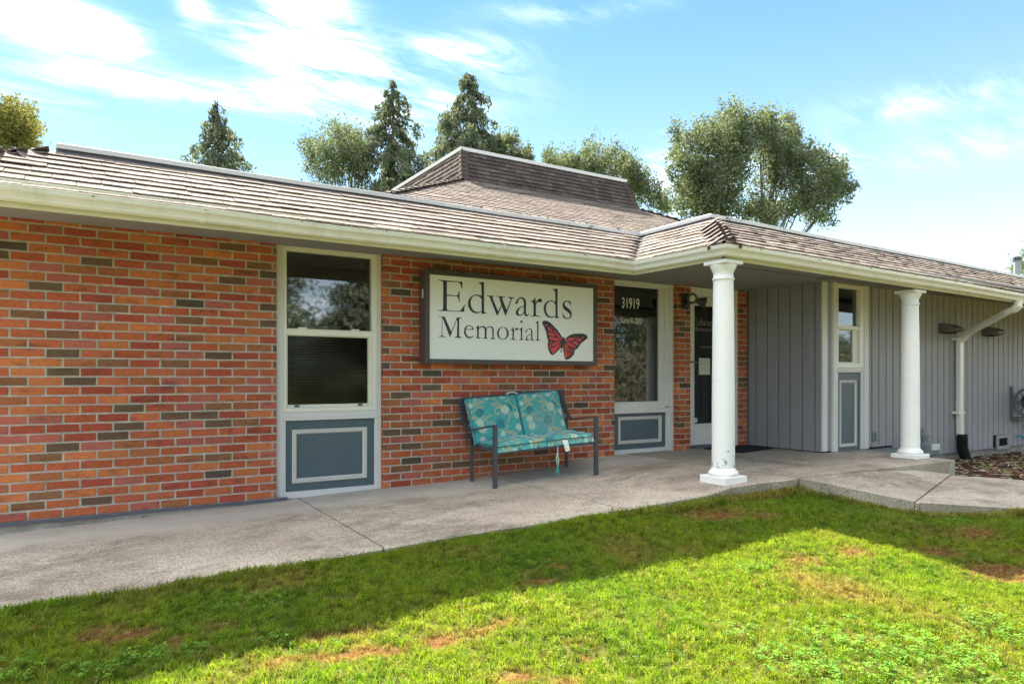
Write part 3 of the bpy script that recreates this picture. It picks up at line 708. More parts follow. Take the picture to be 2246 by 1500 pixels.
lay(5.882, 6.098, .1, ZT, lambda a, bb, z: rects.append((((a + bb) / 2, WY, z), (1, 0, 0), bb - a)), jx=5.882 - .0057 - .068)
for k in range(1, 33): rects.append(((5.882, WY + .045, k * CRS + CRS / 2), (0, -1, 0), .085))
joined('brick_course', rects, pier)
pier2 = mortar_wall('brick_pier', 6.955, 7.115, WY + .0035, WY + .2, .0, ZT)
rects = []
lay(6.952, 7.105, .1, ZT, lambda a, bb, z: rects.append((((a + bb) / 2, WY, z), (1, 0, 0), bb - a)), jx=6.952 - .0057)
joined('brick_course', rects, pier2)
# foundation edge and flashing below the left wall
b = MB(); b.box(-.95, 2.236, WY + .010, WY + .2, -.3, -.021); b.build('foundation', M['found'], B, (1, WY, -.2))
b = MB(); b.box(-.95, 1.40, WY - .006, WY + .02, -.020, .003); b.build('wall_flashing', M['flash'], B, (.5, WY, 0))
# shell behind the visible fronts
b = MB(); b.box(-.95, -.93, 6.01, 17, -.3, 2.5); b.box(15.0, 15.2, BY + .05, 17, -.3, 2.5); b.box(-.95, 15, 17, 17.2, -.3, 2.5); b.build('rear_wall', M['siding_dk'], B, (5, 17, 0))
b = MB(); b.box(-.95, 15, 6.0, 17, .02, .04); b.build('interior_floor', M['dark'], B, (5, 10, .02))
b = MB(); b.box(1.0, 14.9, 7.0, 7.05, .05, 2.4); b.build('interior_partition', M['dark'], B, (5, 7, .05))

# ---- windows with panels below
def frame_rect(b, x0, x1, y0, y1, z0, z1, wl, wr, wt_, wb):
    b.box(x0, x0 + wl, y0, y1, z0, z1); b.box(x1 - wr, x1, y0, y1, z0, z1)
    b.box(x0 + wl, x1 - wr, y0 + .001, y1, z1 - wt_, z1); b.box(x0 + wl, x1 - wr, y0 + .001, y1, z0, z0 + wb)
def ogee_rect(b, x0, x1, z0, z1, y, w, d):
    """mitred moulding ring"""
    prof = [(0, 0), (0, d * .7), (w * .22, d), (w * .42, d * .62), (w * .62, d * .9), (w * .85, d * .55), (w, 0)]
    rings = []
    for cx_, cz_, sx_, sz_ in ((x0, z0, 1, 1), (x1, z0, -1, 1), (x1, z1, -1, -1), (x0, z1, 1, -1), (x0, z0, 1, 1)):
        rings.append([(cx_ + sx_ * a, y - dd, cz_ + sz_ * a) for a, dd in prof])
    b.loft(rings, cap=False, close=False)
def blind(parent, x0, x1, y, z0, z1, pitch=.024, ang=.5, mat='blind'):
    b = MB(); z = z0
    while z < z1:
        b.add([(x0, y - .010, z - .010 * ang), (x1, y - .010, z - .010 * ang), (x1, y + .010, z + .010 * ang), (x0, y + .010, z + .010 * ang)], [(0, 1, 2, 3)])
        z += pitch
    b.box(x0, x1, y - .014, y + .014, z1, z1 + .03)
    o = b.build('blind', M[mat], parent, ((x0 + x1) / 2, y, z0)); o['kind'] = 'stuff'; return o
def pane(parent, x0, x1, y, z0, z1, mat='glass'):
    b = MB(); b.box(x0, x1, y, y + .005, z0, z1); return b.build('pane', M[mat], parent, ((x0 + x1) / 2, y, z0))
def backing(parent, x0, x1, y, z0, z1):  # black box added behind the pane, stands in for the unlit room
    b = MB(); b.box(x0, x1, y, y + .01, z0, z1); b.box(x0, x0 + .01, y - .12, y, z0, z1); b.box(x1 - .01, x1, y - .12, y, z0, z1); return b.build('dark_backing', M['dark'], parent, (x0, y, z0))
def panel_unit(x0, x1, y, z0, z1, mx0, mx1, mz0, mz1, ow=.04):
    """blue-grey panel with frame and raised moulding"""
    p = boxo('spandrel_panel', M['panel'], B, x0, x1, y, y + .03, z0, z1)
    b = MB(); ogee_rect(b, mx0, mx1, mz0, mz1, y - .0005, ow, .016); b.build('moulding', M['mould'], p, ((mx0 + mx1) / 2, y, mz0))
    return p
# window 1
y1 = WY + .045
b = MB(); b.box(1.318, 1.372, y1 - .01, y1 + .13, -.02, 2.12); b.box(2.196, 2.232, y1 - .01, y1 + .13, -.02, 2.12)
b.box(1.372, 2.196, y1 - .005, y1 + .1, .655, .702); b.box(1.372, 2.196, y1 - .014, y1 + .1, .634, .655); b.box(1.372, 1.395, y1 - .002, y1 + .1, .03, .634); b.box(2.172, 2.196, y1 - .002, y1 + .1, .03, .634); b.box(1.372, 2.196, y1 - .004, y1 + .1, -.018, .036)
b.build('window_casing', M['trim'], B, (1.77, y1, 0), bevel=.002)
w1 = MB(); frame_rect(w1, 1.374, 2.194, y1 + .0, y1 + .09, .703, 2.108, .030, .042, .048, .036)
W1 = w1.build('window', M['vinyl'], B, (1.78, y1, .7), bevel=.003)
b = MB(); b.box(1.404, 2.152, y1 + .012, y1 + .07, 1.354, 1.402); b.box(1.404, 2.152, y1 + .006, y1 + .03, 1.398, 1.408); b.build('meeting_rail', M['vinyl'], W1, (1.78, y1, 1.35), bevel=.003)
b = MB(); frame_rect(b, 1.404, 2.152, y1 + .028, y1 + .06, .739, 1.354, .014, .026, .006, .026); b.build('lower_sash', M['vinyl'], W1, (1.78, y1, .74), bevel=.002)
for x in (1.50, 1.96): boxo('sash_latch', M['vinyl'], W1, x, x + .07, y1 - .004, y1 + .02, 1.408, 1.420, bevel=.003)
for x in (1.475, 2.03): boxo('tilt_latch', M['bronze'], W1, x, x + .036, y1 + .014, y1 + .03, .748, .762)
pane(W1, 1.404, 2.152, y1 + .045, 1.40, 2.062); pane(W1, 1.416, 2.128, y1 + .055, .76, 1.352, 'screen')
blind(W1, 1.41, 2.14, y1 + .085, .75, 2.03); backing(W1, 1.372, 2.194, y1 + .40, .65, 2.12)
panel_unit(1.395, 2.172, y1 + .012, .036, .634, 1.449, 2.103, .105, .556)
# window 2 (fixed light with house number)
y2 = WY + .11
b = MB(); b.box(4.925, 4.96, y2 - .03, y2 + .13, .10, 2.12); b.box(5.845, 5.884, y2 - .045, y2 + .13, .12, 2.12); b.box(5.79, 5.845, y2 - .012, y2 + .13, .655, 2.12); b.box(5.752, 5.79, y2 + .02, y2 + .13, .655, 2.12)
b.box(4.96, 5.845, y2 - .014, y2 + .1, 2.05, 2.12); b.box(4.96, 5.79, y2 - .004, y2 + .1, .640, .705); b.box(4.96, 5.845, y2 - .02, y2 + .1, .588, .640); b.box(5.80, 5.845, y2 - .010, y2 + .1, .13, .588); b.box(4.96, 5.845, y2 - .012, y2 + .1, .11, .178)
b.build('window_casing', M['trim'], B, (5.4, y2, 0), bevel=.002)
b = MB(); frame_rect(b, 4.962, 5.752, y2 + .03, y2 + .08, .705, 2.05, .012, .03, .012, .012)
W2 = b.build('window', M['trim'], B, (5.36, y2, .7), bevel=.002)
pane(W2, 4.97, 5.73, y2 + .05, .717, 2.04); blind(W2, 4.97, 5.72, y2 + .10, .73, 1.99, .034, .7, 'blind_red'); backing(W2, 4.955, 5.76, y2 + .42, .65, 2.12)
panel_unit(4.96, 5.80, y2 + .012, .178, .588, 5.07, 5.735, .24, .548)
# window 3 (narrow, in the siding)
y3 = BY - .01
b = MB(); b.box(7.285, 7.362, y3 - .022, y3 + .1, .14, 2.10); b.box(7.893, 7.985, y3 - .022, y3 + .1, .14, 2.10)
b.box(7.362, 7.893, y3 - .018, y3 + .1, 1.055, 1.108); b.box(7.355, 7.90, y3 - .032, y3 + .0, 1.075, 1.095); b.box(7.845, 7.893, y3 - .012, y3 + .1, .14, 1.055); b.box(7.362, 7.385, y3 - .010, y3 + .1, .14, 1.055)
b.build('window_casing', M['trim'], B, (7.6, y3, 0), bevel=.002)
b = MB(); frame_rect(b, 7.363, 7.892, y3 - .014, y3 + .07, 1.110, 2.088, .026, .072, .046, .055)
W3 = b.build('window', M['vinyl'], B, (7.6, y3, 1.1), bevel=.003)
b = MB(); b.box(7.389, 7.82, y3 + .0, y3 + .06, 1.558, 1.604); b.build('meeting_rail', M['vinyl'], W3, (7.6, y3, 1.56), bevel=.003)
b = MB(); frame_rect(b, 7.389, 7.82, y3 + .02, y3 + .05, 1.165, 1.558, .008, .085, .006, .012); b.build('lower_sash', M['vinyl'], W3, (7.6, y3, 1.16), bevel=.003)
pane(W3, 7.389, 7.82, y3 + .035, 1.604, 2.042); pane(W3, 7.397, 7.735, y3 + .04, 1.177, 1.552)
blind(W3, 7.39, 7.81, y3 + .08, 1.19, 2.02, ang=.3); backing(W3, 7.35, 7.9, y3 + .35, 1.08, 2.12)
p3 = panel_unit(7.385, 7.845, y3 + .006, .138, 1.055, 7.425, 7.765, .185, .965, .036)

# ---- door
y4 = WY + .11
b = MB(); b.box(6.100, 6.150, y4 - .02, y4 + .1, .14, 2.13); b.box(6.895, 6.953, y4 - .09, y4 + .1, .14, 2.13); b.box(6.150, 6.895, y4 - .018, y4 + .1, 2.035, 2.13)
b.box(6.150, 6.895, y4 - .01, y4 + .1, 1.995, 2.035)
b.build('door_casing', M['door'], B, (6.5, y4, .14), bevel=.003)
b = MB(); frame_rect(b, 6.152, 6.893, y4 + .03, y4 + .075, .165, 1.99, .135, .135, .10, .25)
DR = b.build('door', M['door'], B, (6.5, y4, .165), bevel=.004)
b = MB(); frame_rect(b, 6.275, 6.770, y4 + .018, y4 + .034, .405, 1.90, .022, .022, .022, .022); b.build('glazing_bead', M['door'], DR, (6.5, y4, .4), bevel=.003)
boxo('door_glass', M['glass'], DR, 6.295, 6.75, y4 + .048, y4 + .054, .425, 1.88)
boxo('door_glass_backing', M['glassdoor'], DR, 6.29, 6.755, y4 + .064, y4 + .07, .42, 1.885)  # grey sheet added close behind the glass to lift its dark tone
boxo('threshold', M['flash'], B, 6.13, 6.91, y4 - .04, y4 + .09, .137, .160)
b = MB(); b.tube([(6.205, y4 + .03, 1.185), (6.205, y4 - .025, 1.185), (6.235, y4 - .035, 1.183), (6.32, y4 - .035, 1.178)], [.011, .011, .010, .008], 8); b.lathe((0, 0), [(0, 0)], 3) if False else None
b.box(6.185, 6.228, y4 + .020, y4 + .031, 1.14, 1.23); b.build('door_lever', M['brass'], DR, (6.2, y4, 1.18), smooth=False, bevel=.002)
b = MB(); b.tube([(6.205, y4 + .03, 1.33), (6.205, y4 + .005, 1.33)], .022, 12); b.build('deadbolt', M['brass'], DR, (6.2, y4, 1.33))
for z in (1.55, .98, .38): boxo('hinge', M['brass'], DR, 6.865, 6.885, y4 + .008, y4 + .03, z, z + .10)
boxo('alarm_plate', M['white'], DR, 6.215, 6.245, y4 + .018, y4 + .03, 1.55, 1.64)

# ---- siding
side = MB(); side.box(7.985 - .7, 15.0, BY + .012, BY + .10, .0, SOF + .03); side.box(9.55, 15.0, BY + .013, BY + .10, -.028, .0)
side.box(AX + .012, AX + .1, BY + .05, WY + .15, .12, SOF + .03)
# leave the window hole open: rebuild the sheet in pieces round it
side = MB(); side.box(7.98, 15.0, BY + .020, BY + .10, -.028, SOF + .03); side.box(AX + .10, 7.37, BY + .012, BY + .10, .14, SOF + .03)
side.box(7.37, 7.98, BY + .03, BY + .10, .1, 1.08); side.box(AX + .012, AX + .1, BY + .012, WY + .15, .12, SOF + .03); side.box(7.37, 7.98, BY + .03, BY + .1, 2.09, SOF + .03)
SD = side.build('siding', M['groove'], B, (9, BY, 0))
x = 7.985; first = True; GRO = .1545
nb_ = 0
while x < 14.9:
    w = (.116 if first else GRO); z0 = .15 if x < 8.42 else -.03
    o = MB(); jt = R.uniform(-.0015, .0015); gp = .0115 + R.uniform(-.001, .002)
    zz = z0
    holes = (11.2 < x + w / 2 < 11.7)
    if holes: zz = .155
    o.hexa([(x + gp, BY + jt, zz), (x + w - gp, BY + jt, zz), (x + w - gp + .003, BY + .021, zz), (x + gp - .003, BY + .021, zz), (x + gp, BY + jt, SOF + .02), (x + w - gp, BY + jt, SOF + .02), (x + w - gp + .003, BY + .021, SOF + .02), (x + gp - .003, BY + .021, SOF + .02)])
    o.build('board', M['siding'], SD, (x + w / 2, BY, z0)); x += w; first = False; nb_ += 1
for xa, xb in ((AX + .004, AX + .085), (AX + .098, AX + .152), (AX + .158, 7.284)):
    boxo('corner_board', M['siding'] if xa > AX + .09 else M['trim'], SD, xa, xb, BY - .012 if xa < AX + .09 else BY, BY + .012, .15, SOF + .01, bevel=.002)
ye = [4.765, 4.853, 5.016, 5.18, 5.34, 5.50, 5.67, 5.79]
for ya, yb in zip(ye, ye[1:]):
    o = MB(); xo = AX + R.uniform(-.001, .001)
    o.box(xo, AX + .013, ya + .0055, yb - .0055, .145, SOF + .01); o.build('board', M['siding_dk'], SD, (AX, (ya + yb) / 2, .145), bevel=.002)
b = MB(); b.box(7.72, 15, BY + .03, BY + .2, -.4, -.030); b.build('foundation', M['found'], B, (12, BY, -.2))
b = MB(); b.box(7.2, 7.72, BY + .02, BY + .1, -.1, .135); b.build('foundation', M['dark'], B, (7.5, BY, 0))
b = MB(); b.loft([[(8.25 + .27 * math.cos(t), BY + .01 - .20 * math.sin(t), z) for t in [math.pi * k / 16 for k in range(17)]] for z in (-.12, .10)], cap=False, close=False); b.loft([[(8.25 + .285 * math.cos(t), BY + .01 - .215 * math.sin(t), z) for t in [math.pi * k / 16 for k in range(17)]] for z in (.10, .125)], cap=True); b.build('window_well', M['meter'], B, (8.25, BY, -.1))
# crawl space vent
b = MB(); frame_rect(b, 11.27, 11.66, BY - .022, BY + .004, -.060, .150, .05, .05, .045, .05); cv = b.build('crawl_vent', M['siding'], B, (11.46, BY, -.06), bevel=.002)
boxo('vent_screen', M['dark'], cv, 11.30, 11.63, BY - .001, BY + .006, -.04, .12)
boxo('siding_patch', M['siding'], SD, 8.10, 8.35, BY - .010, BY + .002, .150, .175)

# ---- raised address numerals painted over, on the alcove side wall
def text_poly(txt, size, xs=1.0, extrude=0., off=0.):
    cu = D.curves.new('t', 'FONT'); cu.body = txt; cu.size = size; cu.extrude = extrude; cu.align_x = 'CENTER'; cu.resolution_u = 3; cu.offset = off
    o = D.objects.new('t', cu); ROOTCOL.objects.link(o); bpy.context.view_layer.update()
    me = D.meshes.new_from_object(o.evaluated_get(bpy.context.evaluated_depsgraph_get())); D.objects.remove(o); D.curves.remove(cu)
    for v in me.vertices: v.co.x *= xs
    return me
def place_text(txt, size, P, ax, up, mat, parent, name, xs=1., extrude=0., bold=0., off=0.):
    me = text_poly(txt, size, xs, extrude, off); ax, up = Vector(ax), Vector(up); n = ax.cross(up)
    for v in me.vertices: c = v.co.copy(); v.co = ax * c.x + up * c.y + n * c.z
    o = link(name, me, mat, parent, P)
    if bold:
        o.modifiers.new('s', 'SOLIDIFY').thickness = bold
    return o
for i, ch in enumerate('31919'):
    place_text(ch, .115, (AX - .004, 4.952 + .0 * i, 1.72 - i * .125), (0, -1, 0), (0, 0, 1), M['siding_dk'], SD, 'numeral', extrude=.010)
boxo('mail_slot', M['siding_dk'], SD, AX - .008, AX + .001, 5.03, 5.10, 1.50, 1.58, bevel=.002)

# ---- soffits, fascia, gutters
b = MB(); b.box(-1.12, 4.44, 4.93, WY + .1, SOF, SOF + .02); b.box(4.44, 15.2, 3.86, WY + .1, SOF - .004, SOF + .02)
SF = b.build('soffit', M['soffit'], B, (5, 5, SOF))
def sheet_line(name, x0, x1, y0, y1):
    boxo(name, M['groove'], SF, x0, x1, y0, y1, SOF - .009, SOF - .0045)
boxo('ceiling_joint', M['groove'], SF, 4.5, 14, 4.58, 4.585, SOF - .0075, SOF - .0045)
boxo('ceiling_joint', M['groove'], SF, 6.9, 6.905, 3.9, 4.7, SOF - .0075, SOF - .0045)
def run(name, mat, prof, P0, P1, out, parent, dz0=0, dz1=0, mit0=0, mit1=0, n=1, sag=None):
    """extrude profile (o = outward distance, z) from P0 to P1; mitres shift along the run per unit outward"""
    P0, P1 = Vector(P0), Vector(P1); d = (P1 - P0).normalized(); out = Vector(out); rings = []
    for k in range(n + 1):
        t = k / n; base = P0.lerp(P1, t); ms = mit0 * (1 - t) - mit1 * t; dz = dz0 + (dz1 - dz0) * t + (sag(t) if sag else 0)
        rings.append([base + out * o - d * (o * ms) + Vector((0, 0, z + dz)) for o, z in prof])
    b = MB(); b.loft(rings); return b.build(name, mat, parent, tuple(P0))
GP = [(o_, z_ * .78) for o_, z_ in [(0, 0), (0, -.100), (.050, -.100), (.062, -.088), (.066, -.070), (.078, -.048), (.094, -.036), (.100, -.022), (.100, -.006), (.106, -.004), (.106, .004), (.090, .004), (.090, -.012), (.010, -.016), (.010, 0)]]
FP = [(0, .06), (0, -.105), (-.02, -.105), (-.02, .06)]
XL, YL, XP, YP = -1.14, 4.92, 4.425, 3.845
sg = lambda t: .004 * math.sin(t * 9) + .003 * math.sin(t * 23)
# corners: left end is an outside corner, the inner corner closes against the porch run
run('gutter', M['gutter'], GP, (XL, YL - .002, 2.083), (XP - .002, YL - .002, 2.083), (0, -1, 0), B, .012, -.007, 1, -1, 24, sg)
run('gutter', M['gutter'], GP, (XP - .002, YL - .002, 2.076), (XP - .002, YP - .002, 2.062), (-1, 0, 0), B, 0, 0, -1, 1, 6)
run('gutter', M['gutter'], GP, (XP - .002, YP - .002, 2.062), (15.3, YP - .002, 2.062), (0, -1, 0), B, 0, dip(15.3), 1, 0, 40, sg)
run('gutter', M['gutter'], GP, (XL, 9.0, 2.083), (XL, YL - .002, 2.083), (-1, 0, 0), B, .012, .012, 0, 1, 4)
run('fascia_board', M['fascia'], FP, (XL, YL, 2.083), (XP, YL, 2.083), (0, -1, 0), B, .012, -.004)
run('fascia_board', M['fascia'], FP, (XP, YL, 2.078), (XP, YP, 2.070), (-1, 0, 0), B)
run('fascia_board', M['fascia'], FP, (XP, YP, 2.070), (15.3, YP, 2.070), (0, -1, 0), B, 0, dip(15.3))
for i in range(9):
    x = -.6 + i * .62
    b = MB(); b.tube([(x, YL - .105, 2.088), (x, YL - .111, 2.080)], .004, 6); b.build('gutter_spike', M['bronze'], B, (x, YL - .105, 2.085))
for i in range(8):
    x = 4.75 + i * .8; b = MB(); b.tube([(x, YP - .105, 2.066 + dip(x)), (x, YP - .111, 2.058 + dip(x))], .004, 6); b.build('gutter_spike', M['bronze'], B, (x, YP - .105, 2.06))

for x, yy, zz in ((.62, YL, 2.089), (2.9, YL, 2.084), (6.9, YP, 2.062 + dip(6.9)), (9.0, YP, 2.062 + dip(9.0)), (11.6, YP, 2.062 + dip(11.6))):
    run('gutter_seam', M['gutter'], [(o_ * 1.02 + .001, z_ * 1.02 - .0006) for o_, z_ in GP[1:11]] + [(.08, -.01)], (x, yy - .002, zz), (x + .03, yy - .002, zz), (0, -1, 0), B)
# ---- roof
ROOF = thing('tmp', 'x', 'x', (0, 0, 0)); D.objects.remove(ROOF)
b = MB(); dk = [(-1.19, 4.87, 2.085), (4.375, 4.87, 2.085), (5.33, 5.83, 2.562), (-.19, 5.83, 2.575)]
b.add(dk, [(0, 1, 2, 3)])
b.add([(4.375, 4.87, 2.085), (4.375, 3.795, 2.065), (5.33, 4.80, 2.562), (5.33, 5.83, 2.562)], [(0, 1, 2, 3)])
b.add([(4.375, 3.795, 2.065), (15.3, 3.795, 2.065 + dip(15.3)), (15.3, 4.80, 2.562 + dip(15.3)), (5.33, 4.80, 2.562)], [(0, 1, 2, 3)])
b.add([(-1.19, 9, 2.085), (-1.19, 4.87, 2.085), (-.19, 5.83, 2.575), (-.19, 9, 2.575)], [(0, 1, 2, 3)])
b.cm = 1; b.add([(-.19, 5.83, 2.575), (5.33, 5.83, 2.562), (5.33, 17, 2.562), (-.19, 17, 2.6)], [(0, 1, 2, 3)])
b.add([(5.33, 4.80, 2.560), (15.3, 4.80, 2.45), (15.3, 17, 2.45), (5.33, 17, 2.560)], [(0, 1, 2, 3)])
b.add([(-.95, 5.9, 2.19), (15.2, 5.9, 2.19), (15.2, 17, 2.19), (-.95, 17, 2.19)], [(3, 2, 1, 0)])
RF = b.build('roof', [M['deck'], M['flat']], B, (2, 5.3, 2.1))
SHM = []
def shingle_geo(w, ln, th, seed):
    r = random.Random(seed); n = 5; top = []; bot = []
    for i in range(n + 1):
        x = w * i / n; wob = r.uniform(-.006, .006); lift = r.uniform(0, .003)
        top.append((x, wob, th + lift)); bot.append((x, wob + .001, .001 + lift * .6))
    v = top + bot + [(0, ln, .002), (w, ln, .002)]; m = n + 1
    f = [tuple(range(m)) + (2 * m + 1, 2 * m)]
    f += [(i, m + i, m + i + 1, i + 1) for i in range(n)]
    f += [(0, 2 * m, m), (n, m + n, 2 * m + 1)]
    return v, f
for s in range(8):
    v, f = shingle_geo(1.0, .165, .0085, s); v = [(x * .30, y, z) for x, y, z in v]
    me = D.meshes.new('shingle'); me.from_pydata(v, [], f); me.materials.append(M['shingle']); me.update(); SHM.append(me)
nind = 0; jrest = MB()
def stone(): 
    k = R.choice([.78, .9, 1., 1., 1.08, 1.18]) * R.uniform(.94, 1.06); return (k, k * R.uniform(.97, 1.02), k * R.uniform(.95, 1.02))
def roof_plane(O, a, up, L0, L1, nc, expo, jmesh, limit=300, wmin=.22, wmax=.34, th=.008, mat_parent=None, ztilt=None):
    """O: corner at the eave, a: unit along, up: unit up the slope, L0(s)/L1(s): run ends at slope distance s"""
    global nind
    O, a, up = Vector(O), Vector(a).normalized(), Vector(up).normalized(); nrm = a.cross(up).normalized()
    for r_ in range(nc):
        s = r_ * expo; x = L0(s) - R.random() * .1; wave = R.random() * 6
        while x < L1(s):
            w = R.uniform(wmin, wmax); xa, xb = max(x, L0(s)), min(x + w - .004, L1(s)); x += w
            if xb - xa < .03: continue
            wob = .006 * math.sin(xa * 3 + wave) + R.uniform(-.003, .003); P = O + a * xa + up * (s + wob) + nrm * (.004 + R.uniform(0, .004))
            if ztilt: P = P + Vector((0, 0, ztilt(P)))
            if nind < limit:
                o = D.objects.new('shingle', R.choice(SHM)); ROOTCOL.objects.link(o)
                rm = Matrix((a, up, nrm)).transposed().to_4x4() @ Matrix.Rotation(-.040 + R.uniform(-.008, .010), 4, 'X')
                o.matrix_local = Matrix.Translation(P - WO[RF.name]) @ rm @ Matrix.Diagonal(((xb - xa) / .30, 1, 1, 1))
                o.parent = RF; o.color = (*stone(), 1); nind += 1
            else:
                v, f = shingle_geo(xb - xa, expo * 1.15, th, R.randint(0, 9999)); jmesh.cc = stone()
                t = -.045; ct, st = math.cos(t), math.sin(t)
                jmesh.add([P + a * vx + up * (vy * ct - vz * st) + nrm * (vy * st + vz * ct) for vx, vy, vz in v], f)
SL = math.hypot(.96, .50); upL = Vector((0, .96, .494)).normalized(); hz = upL.y
EXPO = .133
roof_plane((0, 4.86, 2.098), (1, 0, 0), upL, lambda s: -1.17 + s * hz, lambda s: 4.37 + s * hz, 8, EXPO, jrest, ztilt=lambda P: .0)
upS = Vector((.96, 0, .494)).normalized()
roof_plane((4.363, 0, 2.085), (0, -1, 0), upS, lambda s: -4.87 - s * hz, lambda s: -3.80 - s * hz - .02, 8, EXPO, jrest)
roof_plane((0, 3.785, 2.085), (1, 0, 0), upL, lambda s: 4.40 + s * hz + .02, lambda s: 15.2, 8, EXPO, jrest, ztilt=lambda P: dip(P.x))
roof_plane((-1.20, 0, 2.098), (0, -1, 0), upS, lambda s: -9.0, lambda s: -4.87 - s * hz, 8, EXPO, jrest, limit=0)
jo = jrest.build('shingle_course', M['shingle_j'], RF, (9, 4.3, 2.3), attr='tint'); jo['kind'] = 'stuff'
# folded hip caps
def hip_caps(P0, P1, d1, d2, n, w=.16, th=.034, wav=0.):
    P0, P1, d1, d2 = Vector(P0), Vector(P1), Vector(d1).normalized(), Vector(d2).normalized(); ax = (P1 - P0).normalized(); st = (P1 - P0) / n
    for k in range(n):
        c = P0 + st * k; up = d1.cross(ax); up = up if up.z > 0 else -up
        b = MB(); L_ = st.length * 1.45; lift = Vector((0, 0, .034 + wav * R.uniform(-1, 1) + .016)); lo = Vector((0, 0, .010))
        A = [c + lift + Vector((0, 0, .008)), c + lift + d1 * w - Vector((0, 0, .016)), c + lift + d2 * w - Vector((0, 0, .016))]
        Bk = [q + ax * L_ - Vector((0, 0, .040)) for q in A]; t = Vector((0, 0, -th))
        b.add(A + Bk + [q + t for q in A], [(0, 1, 4, 3), (2, 0, 3, 5)]); nf = len(b.f); b.cm = 1; b.add(A + Bk + [q + t for q in A], [(0, 6, 7, 1), (2, 8, 6, 0), (1, 7, 4), (2, 5, 8)])
        b.cc = stone(); b.col = [stone()] * len(b.v); b.build('hip_cap', [M['shingle_j'], M['edge']], RF, tuple(c), attr='tint')
dS = Vector((-.96, 0, -.515)).normalized(); 
hip_caps((4.43, 3.845, 2.105), (5.12, 4.575, 2.475), (-.78, .35, -.42), (.35, -.78, -.42), 6)
hip_caps((-1.16, 4.90, 2.09), (-.28, 5.76, 2.535), (-.78, .35, -.42), (.35, -.78, -.42), 6, wav=.010)
# coping, flashing strip and its bright lower edge
def cop(name, P0, P1, out, m0, m1, dz0=0, dz1=0, n=1):
    run('coping', M['coping'], [(-.16, .082), (.018, .082), (.022, .078), (.022, .044), (.016, .044), (.016, .076), (-.16, .076)], P0, P1, out, RF, dz0, dz1, m0, m1, n, (lambda t: .003 * math.sin(t * 17)) if n > 1 else None)
    run('flashing', M['flash'], [(.003, .07), (.003, .010), (.050, -.012), (.050, -.018), (0, .002), (0, .07)], P0, P1, out, RF, dz0, dz1, m0, m1)
    run('flashing_edge', M['drip'], [(.048, -.008), (.058, -.012), (.058, -.020), (.048, -.017)], P0, P1, out, RF, dz0, dz1, m0, m1)
cop('c', (-.20, 5.83, 2.572), (5.33, 5.83, 2.560), (0, -1, 0), 0, -1, .004, -.006, 12)
cop('c', (5.33, 5.83, 2.554), (5.33, 4.80, 2.560), (-1, 0, 0), -1, 1)
cop('c', (5.33, 4.80, 2.560), (15.3, 4.80, 2.560), (0, -1, 0), 1, 0, 0, dip(15.3) * .95, 16)
# debris on the left coping
b = MB()
for k in range(420):
    if R.random() < .5: x = R.uniform(1.5, 5.2); P = Vector((x, 5.83 + R.uniform(-.02, .05), 2.572 + .084 + interp(x, [(0, .004), (5.3, -.01)])))
    else: x = R.choice([R.uniform(5.5, 14), R.gauss(9.5, .8), R.gauss(11.5, .5)]); P = Vector((x, 4.80 + R.uniform(-.02, .05), 2.56 + .084 + dip(x) * .95))
    if mn.noise(Vector((P.x * 2.2, 0, 0))) < -.12: continue
    r = R.uniform(.004, .014); b.add([P + Vector((R.uniform(-1, 1) * r * 1.6, R.uniform(-1, 1) * r, R.uniform(-.3, 1.) * r)) for _ in range(4)], [(0, 1, 2), (0, 2, 3), (0, 3, 1), (1, 3, 2)])
b.build('moss_debris', M['edge'], RF, (5, 5.8, 2.65))['kind'] = 'stuff'
# upper hipped roof with its steep mansard screen
UX0, UX1, UYB, UZ = 5.75, 9.99, 11.0, 4.59
TP = .484
def zt(y): return UZ - TP * (UYB - y)
YE = 6.85; dd_ = UYB - YE
b = MB(); ze = zt(YE)
b.add([(UX0 - dd_, YE, ze), (UX1 + dd_, YE, ze), (UX1, UYB, UZ), (UX0, UYB, UZ)], [(0, 1, 2, 3)])
b.add([(UX0 - dd_, 16.8, ze), (UX0 - dd_, YE, ze), (UX0, UYB, UZ), (UX0, 16.8, UZ)], [(0, 1, 2, 3)])
b.add([(UX1 + dd_, YE, ze), (UX1 + dd_, 16.8, ze), (UX1, 16.8, UZ), (UX1, UYB, UZ)], [(0, 1, 2, 3)])
b.add([(UX0 - dd_, 16.8, ze), (UX1 + dd_, 16.8, ze), (UX1, 16.8, UZ), (UX0, 16.8, UZ)], [(3, 2, 1, 0)])
UR = b.build('upper_roof', M['deck'], B, (8, 9, 3.5))
ju = MB(); upU = Vector((0, 1, TP)).normalized(); hu = upU.y
def plane_j(jm, O, a, up, L0, L1, nc, expo, wmin, wmax, th, zt_=None):
    s_ = globals()['nind']; roof_plane(O, a, up, L0, L1, nc, expo, jm, limit=0, wmin=wmin, wmax=wmax, th=th)
nU = int(math.hypot(dd_, dd_ * TP) / .135)
plane_j(ju, (0, YE, ze), (1, 0, 0), upU, lambda s: UX0 - dd_ + s * hu, lambda s: UX1 + dd_ - s * hu, nU, .135, .22, .34, .005)
uo = ju.build('shingle_course', M['shingle_j'], UR, (8, 9, 3.5), attr='tint'); uo['kind'] = 'stuff'
ju = MB()
plane_j(ju, (UX0 - dd_, 0, ze), (0, -1, 0), Vector((1, 0, TP)), lambda s: -16.8, lambda s: -(YE + s * hu), nU, .135, .3, .5, .010)
plane_j(ju, (UX1 + dd_, 0, ze), (0, 1, 0), Vector((-1, 0, TP)), lambda s: YE + s * hu, lambda s: 16.8, nU, .135, .3, .5, .010)
uo = ju.build('shingle_course', M['shingle_j'], UR, (8, 12, 3.5), attr='tint'); uo['kind'] = 'stuff'
b = MB()
